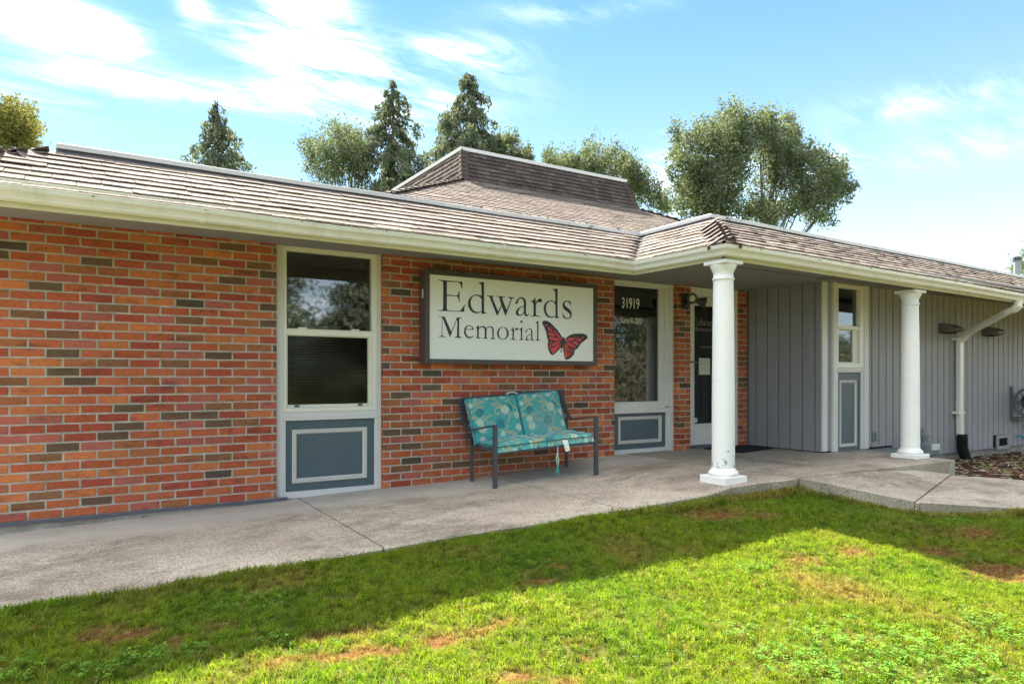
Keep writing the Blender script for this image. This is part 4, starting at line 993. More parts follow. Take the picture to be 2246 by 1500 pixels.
for s0, sg_ in ((UX0, -1), (UX1, 1)):
    n = 24
    for k in range(n):
        t0 = k / n; P = Vector((s0 + sg_ * dd_, YE, ze)).lerp(Vector((s0, UYB, UZ)), t0); P2 = Vector((s0 + sg_ * dd_, YE, ze)).lerp(Vector((s0, UYB, UZ)), min(1, t0 + 1.3 / n))
        w = .10; d1 = Vector((sg_ * w, w * .2, -w * .35)); d2 = Vector((-sg_ * w * .2, -w, -w * .35)); h = Vector((0, 0, .045)); b.cc = stone(); q = Vector((0, 0, .015))
        b.add([P + h, P + d1 + h, P + d2 + h, P2 + q, P2 + d1 + q, P2 + d2 + q, P + h - q, P + d1 + h - q, P + d2 + h - q], [(0, 1, 4, 3), (0, 3, 5, 2), (0, 6, 7, 1), (2, 8, 6, 0)])
o = b.build('hip_cap_row', M['shingle_j'], UR, (UX0, UYB, UZ), attr='tint'); o['kind'] = 'stuff'
# mansard screen
MT = 5.235; mx0, mx1, my = UX0 + .13, UX1 - .10, UYB + .28
b = MB()
b.add([(UX0, UYB, UZ - .01), (UX1, UYB, UZ - .01), (mx1, my, MT), (mx0, my, MT)], [(0, 1, 2, 3)])
b.add([(UX0, 16.6, UZ), (UX0, UYB, UZ - .01), (mx0, my, MT), (mx0, 16.3, MT)], [(0, 1, 2, 3)])
b.add([(UX1, UYB, UZ - .01), (UX1, 16.6, UZ), (mx1, 16.3, MT), (mx1, my, MT)], [(0, 1, 2, 3)])
b.add([(mx0, my, MT - .01), (mx1, my, MT - .01), (mx1, 16.3, MT - .01), (mx0, 16.3, MT - .01)], [(0, 1, 2, 3)])
MR = b.build('mansard_screen', M['deck'], B, (8, 11, 4.6))
face_h = math.hypot(my - UYB, MT - UZ); expo = .0925
jm = MB(); upM = Vector((0, my - UYB, MT - UZ)).normalized()
# the 300 largest mansard shingles are parts, the side ones are joined
def mansard_front():
    O = Vector((0, UYB, UZ)); a = Vector((1, 0, 0)); nrm = a.cross(upM)
    n = int(face_h / expo) + 1; cnt = 0; mesh = []
    for s in range(6):
        v, f = shingle_geo(.16, .12, .010, 50 + s); me = D.meshes.new('mansard_shingle'); me.from_pydata(v, [], f); me.materials.append(M['shake']); me.update()
        ca = me.color_attributes.new('tint', 'FLOAT_COLOR', 'POINT'); k = .7 + .1 * s; ca.data.foreach_set('color', [k, k, k, 1] * len(v)); mesh.append(me)
    for r_ in range(n):
        s = r_ * expo; x = UX0 + s * .2 - R.random() * .08
        while x < UX1 - .02 - s * .15:
            w = R.uniform(.11, .20); xa = max(x, UX0 + s * .2); xb = min(x + w - .004, UX1 - s * .15); x += w
            if xb - xa < .03 or s + .1 > face_h + .09: continue
            P = O + a * xa + upM * s + nrm * .006
            if cnt < 300:
                o = D.objects.new('shingle', R.choice(mesh)); ROOTCOL.objects.link(o)
                o.matrix_local = Matrix.Translation(P - WO[MR.name]) @ Matrix((a, upM, nrm)).transposed().to_4x4() @ Matrix.Rotation(-.08, 4, 'X') @ Matrix.Diagonal(((xb - xa) / .16, min(1, (face_h - s) / .12 + .05), 1, 1)); o.parent = MR; cnt += 1
mansard_front()
plane_j(jm, (UX0, 0, UZ), (0, -1, 0), Vector((mx0 - UX0, 0, MT - UZ)), lambda s: -16.4, lambda s: -(UYB + s * .4), int(face_h / expo), expo, .12, .22, .010)
plane_j(jm, (UX1, 0, UZ), (0, 1, 0), Vector((mx1 - UX1, 0, MT - UZ)), lambda s: UYB + s * .4, lambda s: 16.4, int(face_h / expo), expo, .12, .22, .010)
o = jm.build('shingle_course', M['shake'], MR, (UX0, 12, UZ), attr='tint'); o['kind'] = 'stuff'
n = 7
for s0, s1, sg_ in ((UX0, mx0, -1), (UX1, mx1, 1)):
    b = MB()
    for k in range(n):
        P = Vector((s0, UYB, UZ)).lerp(Vector((s1, my, MT)), k / n); P2 = Vector((s0, UYB, UZ)).lerp(Vector((s1, my, MT)), (k + 1.1) / n)
        w = .12; h1 = Vector((sg_ * .02, -.02, 0)); b.cc = (.95, .85, .8)
        b.add([P + h1 * 1.6, P + Vector((sg_ * .012 - sg_ * 0, w, 0)), P + Vector((-sg_ * w, -.022, 0)), P2 + h1, P2 + Vector((sg_ * .008, w, 0)), P2 + Vector((-sg_ * w, -.016, 0))], [(0, 1, 4, 3), (0, 3, 5, 2)])
    b.build('corner_cap', M['shake'], MR, (s0, UYB, UZ), attr='tint')
b = MB(); b.box(mx0 - .03, mx1 + .03, my - .03, my + .1, MT - .025, MT + .04); b.build('coping', M['drip'], MR, (8, my, MT))
b = MB(); b.box(mx0 - .03, mx0 + .1, my + .101, 16.3, MT - .025, MT + .04); b.build('coping', M['drip'], MR, (mx0, 13, MT))
b = MB(); b.box(mx1 - .1, mx1 + .03, my + .101, 16.3, MT - .025, MT + .04); b.build('coping', M['drip'], MR, (mx1, 13, MT))
# roof vent pipe
b = MB(); b.tube([(13.05, 5.2, 2.4), (13.05, 5.2, 2.93)], .05, 14); vp = b.build('vent_pipe', M['meter'], B, (13.05, 5.2, 2.4))
b = MB(); b.tube([(13.05, 5.2, 2.93), (13.05, 5.2, 2.98)], .065, 14); b.build('pipe_cap', M['bronze'], vp, (13.05, 5.2, 2.93))
b = MB(); b.lathe((13.05, 5.2), [(.22, 2.47), (.20, 2.52), (.08, 2.55), (.06, 2.66)], 16); b.build('pipe_flashing', M['drip'], vp, (13.05, 5.2, 2.47))

# ---- columns
def column(cx_, cy_, zt_, mat):
    c = MB(); c.lathe((cx_, cy_), [(.0945, .215), (.094, .26), (.0925, .8), (.0885, 1.3), (.083, 1.72), (.0815, zt_ - .155), (.0815, zt_ - .13)], 40)
    C = c.build('column', mat, B, (cx_, cy_, .2), smooth=True)
    boxo('plinth', M['column'], C, cx_ - .135, cx_ + .135, cy_ - .135, cy_ + .135, .1352 - (.022 if cx_ < 5 else 0), .180, bevel=.004)
    b = MB(); b.lathe((cx_, cy_), [(.112, .180), (.121, .186), (.124, .198), (.121, .212), (.111, .219), (.111, .224), (.102, .229), (.096, .240), (.093, .25)], 40); b.build('base', M['column'], C, (cx_, cy_, .18), smooth=True)
    b = MB(); z = zt_ - .155; b.lathe((cx_, cy_), [(.081, z - .004), (.090, z), (.0915, z + .008), (.089, z + .014), (.082, z + .020), (.082, z + .062), (.088, z + .070), (.090, z + .078), (.098, z + .092), (.106, z + .110), (.109, z + .126)], 40); b.build('capital', M['column'], C, (cx_, cy_, z), smooth=True)
    boxo('abacus', M['column'], C, cx_ - .113, cx_ + .113, cy_ - .113, cy_ + .113, zt_ - .029, zt_ + .001, bevel=.004)
    return C
column(4.51, 3.925, 1.962, M['chip']); column(7.50, 3.985, 1.925, M['column'])
b = MB(); b.box(4.445, 15.2, 3.866, 4.02, 1.985, SOF - .004); b.build('porch_beam', M['soffit'], B, (9, 3.9, 2)) if False else None

# ---- downspout
def rect_path(b, pts, a, c):
    """rectangular section, width a along X, depth c"""
    pts = [Vector(p) for p in pts]; rings = []
    for i, p in enumerate(pts):
        d = (pts[min(i + 1, len(pts) - 1)] - pts[max(i - 1, 0)]).normalized(); s_ = Vector((1, 0, 0)); s_ = (s_ - d * s_.dot(d))
        if s_.length < .3: s_ = Vector((0, 0, 1)) - d * d.z
        s_.normalize(); w = d.cross(s_).normalized()
        rings.append([p + s_ * x * a + w * y * c for x, y in ((-1, -.6), (-.85, -1), (.85, -1), (1, -.6), (1, .6), (.85, 1), (-.85, 1), (-1, .6))])
    b.loft(rings)
dsx = 10.10
b = MB(); top = (9.56, 3.80, 1.90)
pts = [(9.56, 3.79, 1.925), (9.56, 3.80, 1.875), (9.575, 3.84, 1.835), (9.60, 3.93, 1.80), (9.98, 4.50, 1.615), (10.06, 4.62, 1.565), (10.10, 4.69, 1.515), (10.10, 4.705, 1.46), (10.10, 4.705, .60), (10.115, 4.705, .20)]
rect_path(b, pts, .045, .032); DS = b.build('downspout', M['gutter'], B, (10.1, 4.7, .2))
b = MB()
for k in range(7):
    t = k / 6; p = Vector((9.56, 3.80, 1.87)).lerp(Vector((9.585, 3.88, 1.815)), t); q = Vector((10.03, 4.58, 1.59)).lerp(Vector((10.10, 4.70, 1.50)), t)
    for c in (p, q): b.tube([c + Vector((-.03, -.02, .0)), c + Vector((-.03, -.035, -.028)), c + Vector((.045, -.035, -.028)), c + Vector((.045, -.02, 0))], .004, 5)
b.build('elbow_rib', M['gutter'], DS, (9.6, 4.2, 1.8))
for z in (1.50, .50):
    b = MB(); b.box(10.0, 10.16, 4.665, 4.672, z, z + .035); b.box(9.985, 10.05, 4.75, 4.757, z + .004, z + .032) if False else None; b.box(10.153, 10.16, 4.672, 4.76, z, z + .035); b.box(10.0, 10.05, 4.672, 4.76, z, z + .035); b.build('strap', M['gutter'], DS, (10.1, 4.68, z))
b = MB(); pr = []; pts = []; n = 46
for k in range(n + 1):
    t = k / n; z = .225 - t * .40; pr.append(.073 if k % 2 else .060); pts.append((10.12 + .09 * max(0, t - .45) ** 1.3, 4.68 - .12 * max(0, t - .4) ** 1.5, z))
pr[0] = pr[1] = pr[2] = pr[3] = .068
b.tube(pts, pr, 18); b.build('drain_hose', M['black'], DS, (10.12, 4.68, .2))

# ------------------------------------------------------------------ wall sign (light box)
SY = WY - .14
S = thing('wall_sign', 'white light box sign with a red butterfly on the brick wall above the bench', 'sign', (3.57, WY, 1.55))
b = MB(); frame_rect(b, 2.584, 4.567, SY, WY - .002, 1.121, 1.976, .045, .047, .043, .044); b.box(2.63, 4.52, SY + .02, WY - .004, 1.165, 1.933); b.build('frame', M['signframe'], S, (3.57, SY, 1.12), bevel=.004)
b = MB(); b.box(2.629, 4.520, SY + .012, SY + .018, 1.165, 1.933); SFc = b.build('face', M['signface'], S, (3.57, SY, 1.16))
boxo('rating_label', M['tag'], S, 2.5825, 2.584, SY + .045, SY + .075, 1.72, 1.80)
def z1(x, y): return (950 + x / 14.0375, 600 + y / 14.0375)
def z2(x, y): return (1110 + x / 14.0375, 620 + y / 14.0375)
def z3(x, y): return (950 + x / 17.277, 680 + y / 17.277)
def z4(x, y): return (1070 + x / 17.277, 690 + y / 17.277)
def z5(x, y): return (1180 + x / 13.633, 690 + y / 13.633)
def ell(cx_, cy_, rx, ry, n=28): return [(cx_ + rx * math.cos(6.2832 * k / n), cy_ + ry * math.sin(6.2832 * k / n)) for k in range(n)]
GL = [
 ('E', z1, [(165,205),(185,185),(240,200),(420,218),(760,245),(900,258),(898,465),(885,465),(855,370),(820,300),(770,268),(600,262),(425,258),(423,650),(740,678),(770,640),(790,540),(813,540),(815,700),(820,885),(805,885),(785,800),(765,720),(730,700),(425,690),(422,1090),(450,1130),(600,1145),(800,1150),(870,1110),(930,1020),(975,945),(985,950),(965,1060),(955,1170),(945,1178),(500,1158),(165,1150),(165,1128),(260,1122),(305,1100),(310,700),(312,320),(300,245),(260,232),(195,220)], None),
 ('d', z1, [(1380,290),(1450,275),(1565,258),(1568,600),(1570,1170),(1600,1200),(1655,1205),(1650,1220),(1560,1238),(1492,1250),(1492,1175),(1440,1205),(1360,1225),(1300,1225),(1220,1200),(1140,1130),(1085,1020),(1068,920),(1085,830),(1140,740),(1220,675),(1310,648),(1400,655),(1490,690),(1488,420),(1478,345),(1440,310)], [(1492,800),(1492,1155),(1420,1180),(1340,1182),(1260,1150),(1195,1070),(1160,960),(1158,860),(1185,760),(1240,700),(1320,680),(1400,700),(1465,745)]),
 ('w', z1, [(1655,675),(1890,695),(1890,712),(1835,715),(1830,735),(1860,830),(2000,1160),(2100,975),(2060,820),(2035,740),(2005,715),(1955,710),(1960,692),(2220,715),(2215,735),(2140,740),(2130,770),(2165,880),(2262,1120),(2385,815),(2390,785),(2360,765),(2291,735),(2291,719),(2376,732),(2504,741),(2501,759),(2446,771),(2420,801),(2240,1290),(2225,1300),(2215,1285),(2115,1010),(1985,1285),(1970,1290),(1950,1270),(1750,750),(1720,705),(1660,692)], None),
 ('a', z2, [(280,640),(300,600),(330,540),(380,480),(440,450),(510,450),(560,480),(605,540),(615,600),(612,940),(640,990),(680,985),(705,945),(718,948),(690,1010),(650,1040),(600,1030),(565,1000),(550,940),(490,1000),(420,1025),(350,1015),(305,980),(295,920),(320,850),(390,780),(470,735),(545,712),(545,600),(530,540),(480,490),(430,490),(390,520),(370,570),(350,650),(320,662),(290,655)], [(545,735),(545,905),(500,960),(440,990),(395,980),(370,930),(380,870),(420,800),(480,760)]),
 ('r', z2, [(755,580),(810,560),(860,510),(890,455),(908,462),(910,620),(950,560),(1000,505),(1060,490),(1100,520),(1108,570),(1080,615),(1050,605),(1000,590),(960,610),(920,670),(915,760),(920,990),(945,1015),(1050,1035),(1045,1050),(900,1040),(750,1038),(750,1022),(820,1012),(845,990),(848,700),(835,625),(800,600),(760,592)], None),
 ('d', z2, [(1420,208),(1500,195),(1585,182),(1583,600),(1585,1045),(1610,1065),(1655,1072),(1650,1085),(1580,1093),(1520,1105),(1520,1045),(1450,1070),(1370,1085),(1300,1070),(1220,1010),(1170,900),(1155,800),(1175,690),(1230,610),(1300,560),(1380,548),(1450,560),(1520,595),(1512,300),(1495,250),(1450,228)], [(1520,690),(1520,1025),(1440,1045),(1360,1045),(1290,1000),(1240,900),(1225,800),(1240,690),(1290,610),(1360,575),(1420,580),(1480,615)]),
 ('s', z2, [(1740,930),(1755,932),(1785,1020),(1840,1080),(1900,1095),(1950,1075),(1975,1030),(1970,980),(1930,930),(1850,875),(1770,800),(1740,720),(1745,640),(1790,580),(1860,555),(1930,560),(1990,590),(2005,710),(1990,712),(1960,640),(1900,590),(1850,580),(1810,610),(1800,670),(1830,730),(1900,780),(1970,840),(2015,920),(2022,990),(2010,1060),(1960,1105),(1890,1122),(1810,1105),(1755,1070)], None),
 ('M', z3, [(220,235),(235,225),(300,240),(430,245),(520,440),(690,820),(905,285),(1110,282),(1108,300),(1020,310),(990,345),(985,980),(1020,1015),(1110,1045),(1100,1055),(800,1048),(805,1030),(870,1015),(905,985),(915,400),(890,395),(665,970),(655,1035),(640,1035),(560,830),(380,350),(360,360),(352,700),(350,930),(370,985),(490,1010),(480,1030),(340,1018),(195,1018),(200,1003),(290,985),(318,960),(330,700),(350,280),(320,265),(225,250)], None),
 ('e', z3, [(1535,752),(1240,745),(1235,800),(1260,920),(1320,1000),(1400,1020),(1470,1005),(1540,965),(1550,975),(1500,1030),(1440,1065),(1370,1078),(1290,1055),(1220,990),(1180,900),(1172,800),(1190,700),(1240,620),(1310,575),(1390,570),(1460,600),(1510,660),(1530,720)], [(1245,720),(1465,720),(1468,680),(1440,620),(1370,600),(1310,620),(1265,670)]),
 ('m', z3, [(1605,660),(1660,640),(1715,570),(1728,580),(1728,680),(1790,630),(1880,600),(1960,620),(2015,690),(2080,640),(2160,611),(2243,633),(2288,703),(2298,773),(2295,1053),(2313,1078),(2363,1093),(2358,1105),(2163,1098),(2168,1081),(2223,1073),(2245,1043),(2245,793),(2233,713),(2193,663),(2143,648),(2083,673),(2025,720),(2028,760),(2028,1040),(2050,1065),(2090,1078),(2085,1090),(1870,1082),(1875,1065),(1930,1055),(1955,1030),(1955,760),(1935,690),(1880,650),(1800,665),(1732,720),(1730,1020),(1750,1045),(1810,1058),(1800,1072),(1590,1068),(1595,1055),(1645,1045),(1668,1010),(1665,740),(1655,685),(1610,672)], None),
 ('o', z4, ell(570,712,222,245), ell(568,712,152,222)),
 ('r', z4, [(860,580),(920,550),(970,460),(985,470),(985,620),(1040,540),(1090,500),(1140,510),(1160,545),(1145,580),(1110,588),(1060,575),(1020,600),(988,660),(985,910),(1010,935),(1105,955),(1100,968),(960,958),(850,952),(852,935),(910,925),(932,900),(935,640),(915,600),(865,590)], None),
 ('i', z4, [(1190,550),(1240,535),(1295,470),(1310,470),(1300,700),(1300,920),(1325,950),(1365,960),(1360,972),(1160,965),(1165,950),(1225,940),(1250,905),(1250,640),(1240,590),(1195,562)], None),
 ('i', z4, ell(1272,270,42,46,12), None),
 ('a', z4, [(1418,680),(1440,620),(1490,550),(1550,520),(1620,525),(1675,580),(1690,650),(1690,920),(1710,965),(1740,955),(1755,915),(1763,940),(1740,980),(1700,998),(1660,985),(1640,930),(1590,965),(1520,985),(1460,985),(1430,950),(1440,880),(1490,810),(1560,760),(1640,725),(1640,640),(1620,580),(1570,545),(1520,555),(1490,600),(1460,690),(1430,692)], [(1640,745),(1640,900),(1600,940),(1540,955),(1490,930),(1490,880),(1530,810),(1590,770)]),
 ('l', z4, [(1805,290),(1860,265),(1915,245),(1918,600),(1915,940),(1940,970),(1990,985),(1985,998),(1885,990),(1785,992),(1790,978),(1840,965),(1865,930),(1868,500),(1865,330),(1840,305)], None)]
FY = SY + .0105
def flat_poly(loops, Y):
    L3 = [[Vector((x, 0, z)) for x, z in lp] for lp in loops]
    L2 = [[Vector((x, z, 0)) for x, z in lp] for lp in loops]; tri = tessellate_polygon(L2)
    V = [(v.x, Y, v.z) for lp in L3 for v in lp]; return V, tri
def orient(V, tri):
    out = []
    for t in tri:
        a, b_, c = [Vector(V[i]) for i in t]; out.append(t if (b_ - a).cross(c - a).y < 0 else t[::-1])
    return out
UNIT = {}
for nm, zf, outer, hole in GL:
    loops = [[onY(*zf(*p), FY) for p in outer]]
    if hole: loops.append([onY(*zf(*p), FY) for p in hole])
    V, tri = flat_poly(loops, FY); b = MB(); b.add(V, orient(V, tri)); c = V[0]
    b.build('letter', M['ink'], S, c)
    UNIT.setdefault('all', []).append((V, orient(V, tri)))
BUT = [(125,230),(150,195),(200,180),(280,190),(370,240),(470,340),(580,460),(680,600),(735,700),(750,690),(760,655),(785,655),(790,690),(800,740),(880,660),(980,600),(1100,570),(1250,568),(1380,575),(1450,610),(1485,670),(1480,710),(1420,760),(1330,820),(1270,880),(1210,980),(1150,1035),(1095,1065),(1095,1130),(1060,1210),(990,1290),(900,1340),(850,1350),(810,1325),(780,1200),(750,1060),(735,995),(715,1000),(700,1130),(670,1125),(698,990),(600,1080),(480,1195),(430,1212),(380,1190),(320,1080),(290,940),(290,850),(310,790),(270,680),(250,540),(180,360),(130,280)]
CELL = [ell(248,318,32,36,10), ell(420,407,17,20,8), ell(470,410,11,14,8), [(285,400),(310,370),(345,375),(380,420),(445,530),(390,515),(310,460)], [(270,480),(325,495),(290,512)], [(305,560),(340,535),(400,540),(465,560),(515,655),(400,635),(315,610)],
 [(330,680),(380,665),(480,680),(590,705),(680,795),(560,785),(380,755),(335,720)], [(445,460),(500,475),(570,540),(650,650),(705,730),(700,765),(640,710),(540,610)], [(340,815),(440,820),(400,860),(345,840)], [(330,880),(395,885),(390,915),(330,920)],
 [(410,910),(480,830),(600,820),(700,820),(640,860),(500,930),(430,945)], [(350,950),(400,945),(405,985),(360,1030),(345,1000)], [(370,1075),(440,970),(460,975),(450,1020),(400,1110)], [(420,1150),(430,1070),(480,980),(580,910),(690,875),(650,930),(560,1060),(450,1170),(425,1168)], [(575,1060),(685,920),(690,940),(620,1020)],
 ell(1340,692,26,36,10), ell(1150,672,17,20,8), ell(1103,640,13,16,8), [(1135,760),(1180,715),(1260,700),(1295,725),(1295,770),(1260,795),(1190,785)], [(1230,820),(1270,820),(1255,845)], [(800,790),(860,730),(960,690),(1060,690),(1125,715),(1050,755),(920,800),(810,805)],
 [(1000,820),(1090,785),(1160,810),(1210,850),(1200,900),(1160,920),(1110,900)], [(820,840),(930,825),(1010,880),(1130,965),(1125,1000),(1080,1010),(960,950)], [(775,845),(870,920),(950,1060),(940,1090),(910,1085),(830,980)], [(965,1005),(1045,1055),(1040,1085),(980,1035)],
 [(970,1095),(1000,1085),(1035,1130),(1020,1150)], [(945,1140),(965,1130),(995,1190),(965,1225)], [(885,1130),(915,1115),(925,1240),(905,1265),(885,1240)], [(785,930),(830,1000),(860,1080),(870,1270),(845,1295),(820,1280),(800,1100)], [(740,940),(760,935),(780,1100),(770,1110)]]
V, tri = flat_poly([[onY(*z5(*p), FY) for p in BUT]], FY); b = MB(); b.add(V, orient(V, tri)); BF = b.build('butterfly_emblem', M['ink'], S, V[0])
b = MB()
for cell in CELL:
    V, tri = flat_poly([[onY(*z5(*p), FY - .0012) for p in cell]], FY - .0012); b.add(V, orient(V, tri))
b.build('wing_cells', M['red'], BF, V[0])['kind'] = 'stuff'

# writing on window 2 and on the door
gx, gy = y2 + .049, 0
place_text('31919', .172, (5.295, y2 + .0485, 1.790), (1, 0, 0), (0, 0, 1), M['white'], W2, 'lettering', xs=.64, off=.0015)
place_text('Suite A-200', .098, (5.30, y2 + .0485, 1.615), (1, 0, 0), (0, 0, 1), M['white'], W2, 'lettering', xs=.70, off=.0006)
def reuse(idx, X0, Z0, sc, Y, parent, mat, src=(2.72, 1.55)):
    b = MB()
    for i in idx:
        V, t = UNIT['all'][i]; b.add([(X0 + (v[0] - src[0]) * sc, Y, Z0 + (v[2] - src[1]) * sc) for v in V], t)
    b.build('lettering', mat, parent, (X0, Y, Z0))['kind'] = 'stuff'
reuse(range(0, 7), 6.305, 1.625, .30, y4 + .0465, DR, M['greyprint']); reuse(range(7, 16), 6.305, 1.625, .30, y4 + .0465, DR, M['greyprint'])
place_text('phone 253.886.0000', .030, (6.56, y4 + .0465, 1.425), (1, 0, 0), (0, 0, 1), M['greyprint'], DR, 'lettering') if False else None
place_text('online EdwardsMemorial.com', .032, (6.60, y4 + .0465, 1.365), (1, 0, 0), (0, 0, 1), M['greyprint'], DR, 'lettering', xs=.85)
plc = boxo('hours_plaque', M['black'], DR, 6.305, 6.45, y4 + .043, y4 + .047, 1.235, 1.33)
place_text('by Dial on', .022, (6.39, y4 + .0425, 1.295), (1, 0, 0), (0, 0, 1), M['greyprint'], plc, 'lettering') if False else None
pp = boxo('paper_notice', M['paper'], DR, 6.405, 6.60, y4 + .0440, y4 + .0465, 1.03, 1.235)
b = MB()
for i in range(9): b.box(6.42 + .01 * (i % 2), 6.585 - .012 * (i % 3), y4 + .0432, y4 + .0438, 1.215 - i * .017, 1.218 - i * .017)
b.build('print_lines', M['greyprint'], pp, (6.5, y4, 1.1))['kind'] = 'stuff'
b = MB(); b.add([(6.345 + .036 * math.cos(t), y4 + .0465, .47 + .030 * math.sin(t)) for t in [6.2832 * k / 24 for k in range(24)]], [tuple(range(24))]); st_ = b.build('oval_sticker', M['white'], DR, (6.345, y4, .47))
place_text('FW', .034, (6.345, y4 + .0455, .459), (1, 0, 0), (0, 0, 1), M['ink'], st_, 'lettering')

# ------------------------------------------------------------------ bench
def bil(s, t, h):
    FL, FR, BL, BR = Vector((3.04, 5.19, .018)), Vector((4.075, 5.07, .074)), Vector((3.055, 5.66, .020)), Vector((4.14, 5.64, .085))
    a = FL.lerp(FR, s); b_ = BL.lerp(BR, s); return a.lerp(b_, t) + Vector((0, 0, h))
BN = thing('garden_bench', 'dark slate metal garden bench with curved arms standing against the brick wall under the sign', 'bench', tuple(bil(.5, .5, 0)))
for s in (0, 1):
    b = MB(); b.tube([bil(s, 0, 0), bil(s, 0, .56)], 0, sq=(.017, .017)); b.build('leg', M['bench'], BN, tuple(bil(s, 0, 0)), bevel=.002)
    b = MB(); b.tube([bil(s, .97, 0), bil(s, .98, .30), bil(s, .98, .50)], 0, sq=(.013, .013)); b.build('leg', M['bench'], BN, tuple(bil(s, 1, 0)), bevel=.002)
    e = -.075 if s == 0 else .0; pts = [bil(s, -.02, .553), bil(s + e * .2, .35, .530), bil(s + e * .6, .68, .500), bil(s + e * .8, .80, .497), bil(s + e * .9, .90, .515), bil(s + e, .99, .565), bil(s + e, 1.06, .64), bil(s + e, 1.11, .72), bil(s + e, 1.13, .785)]
    b = MB(); b.tube(pts, 0, sq=(.020, .006)) if False else b.tube(pts, 0, sq=(.019, .007)); b.build('armrest', M['bench'], BN, tuple(pts[0]), bevel=.0015)
    b = MB(); b.tube([bil(s, .02, .335), bil(s, .97, .335)], 0, sq=(.010, .016)); b.build('side_rail', M['bench'], BN, tuple(bil(s, .5, .33)))
b = MB(); b.tube([bil(.0, 0, .318), bil(1, 0, .318)], 0, sq=(.012, .020)); b.build('seat_rail', M['bench'], BN, tuple(bil(.5, 0, .31)), bevel=.002)
b = MB(); b.tube([bil(.0, .96, .318), bil(1, .96, .318)], 0, sq=(.010, .014)); b.build('seat_rail', M['bench'], BN, tuple(bil(.5, 1, .31)))
b = MB(); b.tube([bil(-.075, 1.12, .775), bil(1, 1.12, .775)], 0, sq=(.010, .013)); b.build('top_rail', M['bench'], BN, tuple(bil(.5, 1.1, .77)))
for k in range(14):
    s = -.045 + k * .078; b = MB(); b.tube([bil(s, 1.12, .77), bil(s, 1.06, .62), bil(s, .97, .33)], 0, sq=(.008, .004)); b.build('back_slat', M['bench'], BN, tuple(bil(s, 1, .4)))
b = MB(); b.add([bil(.02, .04, .336), bil(.98, .04, .336), bil(.98, .95, .336), bil(.02, .95, .336)], [(0, 1, 2, 3)]); b.build('seat_mesh', M['bench'], BN, tuple(bil(.5, .5, .33)))

TEAL = np.array((.07, .345, .345)); CREAM = np.array((.50, .57, .46)); TAN = np.array((.33, .33, .20)); DTEAL = np.array((.018, .16, .22))
FL_ = [(.691, .325, .095), (.923, .456, .07), (.908, .725, .065), (.131, .55, .075), (.373, .005, .065), (.705, -.004, .07), (.16, .0, .04), (.03, .17, .05), (.156, .706, .085), (.55, .85, .055), (.12, .93, .06), (.86, .97, .05)]
DB = [(.177, .344, .08), (.785, .285, .075), (.543, .62, .09), (.33, .95, .07)]
ST = [[(580,600),(680,520),(870,570),(760,590),(590,620)], [(560,640),(680,620),(810,730),(690,720),(560,640)], [(1300,680),(1180,600),(1030,610),(1140,660),(1290,690)], [(1300,720),(1150,720),(1150,870),(1240,900),(1250,830)], [(1300,650),(1200,530),(1050,440)], [(880,1080),(930,970),(1060,930)], [(920,1130),(1040,1090),(1150,1150)], [(1240,1050),(1400,1110),(1500,1200),(1480,1340)], [(1480,1340),(1620,1320),(1780,1370),(1640,1390),(1490,1350)], [(1480,1350),(1650,1400),(1730,1480)], [(1440,1340),(1360,1290),(1270,1300)], [(1460,400),(1510,500),(1430,540)], [(1550,560),(1650,670),(1790,740)], [(500,870),(640,780),(660,740)], [(1640,850),(1540,920),(1530,1080)], [(560,570),(590,480),(560,430)], [(1030,430),(1160,460),(1190,380)], [(780,1000),(840,900),(850,1030)], [(520,960),(580,1020),(650,1000),(580,960),(520,970)]]
def zuv(x, y):
    dx, dy = x - 400, y - 480; u = (dx - 300 * dy / 1180) / (1335 + 300 * 150 / 1180); return u, (dy + 150 * u) / 1180
ST = [[zuv(*p) for p in s_] for s_ in ST]
def fabric(u, v, dirty=0., seed=0):
    """u, v arrays in units of one cushion panel"""
    u = u % 1.0; v = v % 1.0; asp = .86
    c = np.tile(TEAL, (len(u), 1)) * (1 + .10 * np.sin(37 * u + 3 * np.sin(23 * v)))[:, None]
    for s_ in ST:
        d = np.full(len(u), 9.)
        for (ax_, ay_), (bx_, by_) in zip(s_, s_[1:]):
            ex, ey = bx_ - ax_, (by_ - ay_) * asp; l2 = ex * ex + ey * ey + 1e-9
            t = np.clip(((u - ax_) * ex + (v - ay_) * asp * ey) / l2, 0, 1)
            d = np.minimum(d, np.hypot(u - ax_ - t * ex, (v - ay_) * asp - t * ey))
        m = np.clip((.0135 - d) / .004, 0, 1)[:, None]; c = c * (1 - m) + TAN * 1.15 * m
    for fx, fy, r in DB:
        rr = np.hypot(u - fx, (v - fy) * asp); m = (rr < r) & ((np.sin(u * 330) * np.sin(v * 300) > -.35)); c[m] = DTEAL
    for fx, fy, r in FL_:
        dx, dy = u - fx, (v - fy) * asp; rr = np.hypot(dx, dy); an = np.arctan2(dy, dx)
        edge = r * (1 + .10 * np.sin(an * 11)); m = rr < edge
        ring = (np.sin(rr * 330) * np.cos(an * np.maximum(4, np.round(rr * 190)))) ; c[m] = CREAM; c[m & (ring > .55)] = TEAL * .8; c[m & (rr > edge * .86) & (np.sin(an * 11) < -.3)] = TEAL
    if dirty:
        st = np.clip(1.2 - 2.2 * np.hypot(u - .45, v - .65), 0, 1) * dirty; st = (st * (.7 + .3 * np.sin(31 * u) * np.sin(27 * v)))[:, None]; c = c * (1 - st * .6) + np.array((.23, .30, .27)) * st * .6
    return c
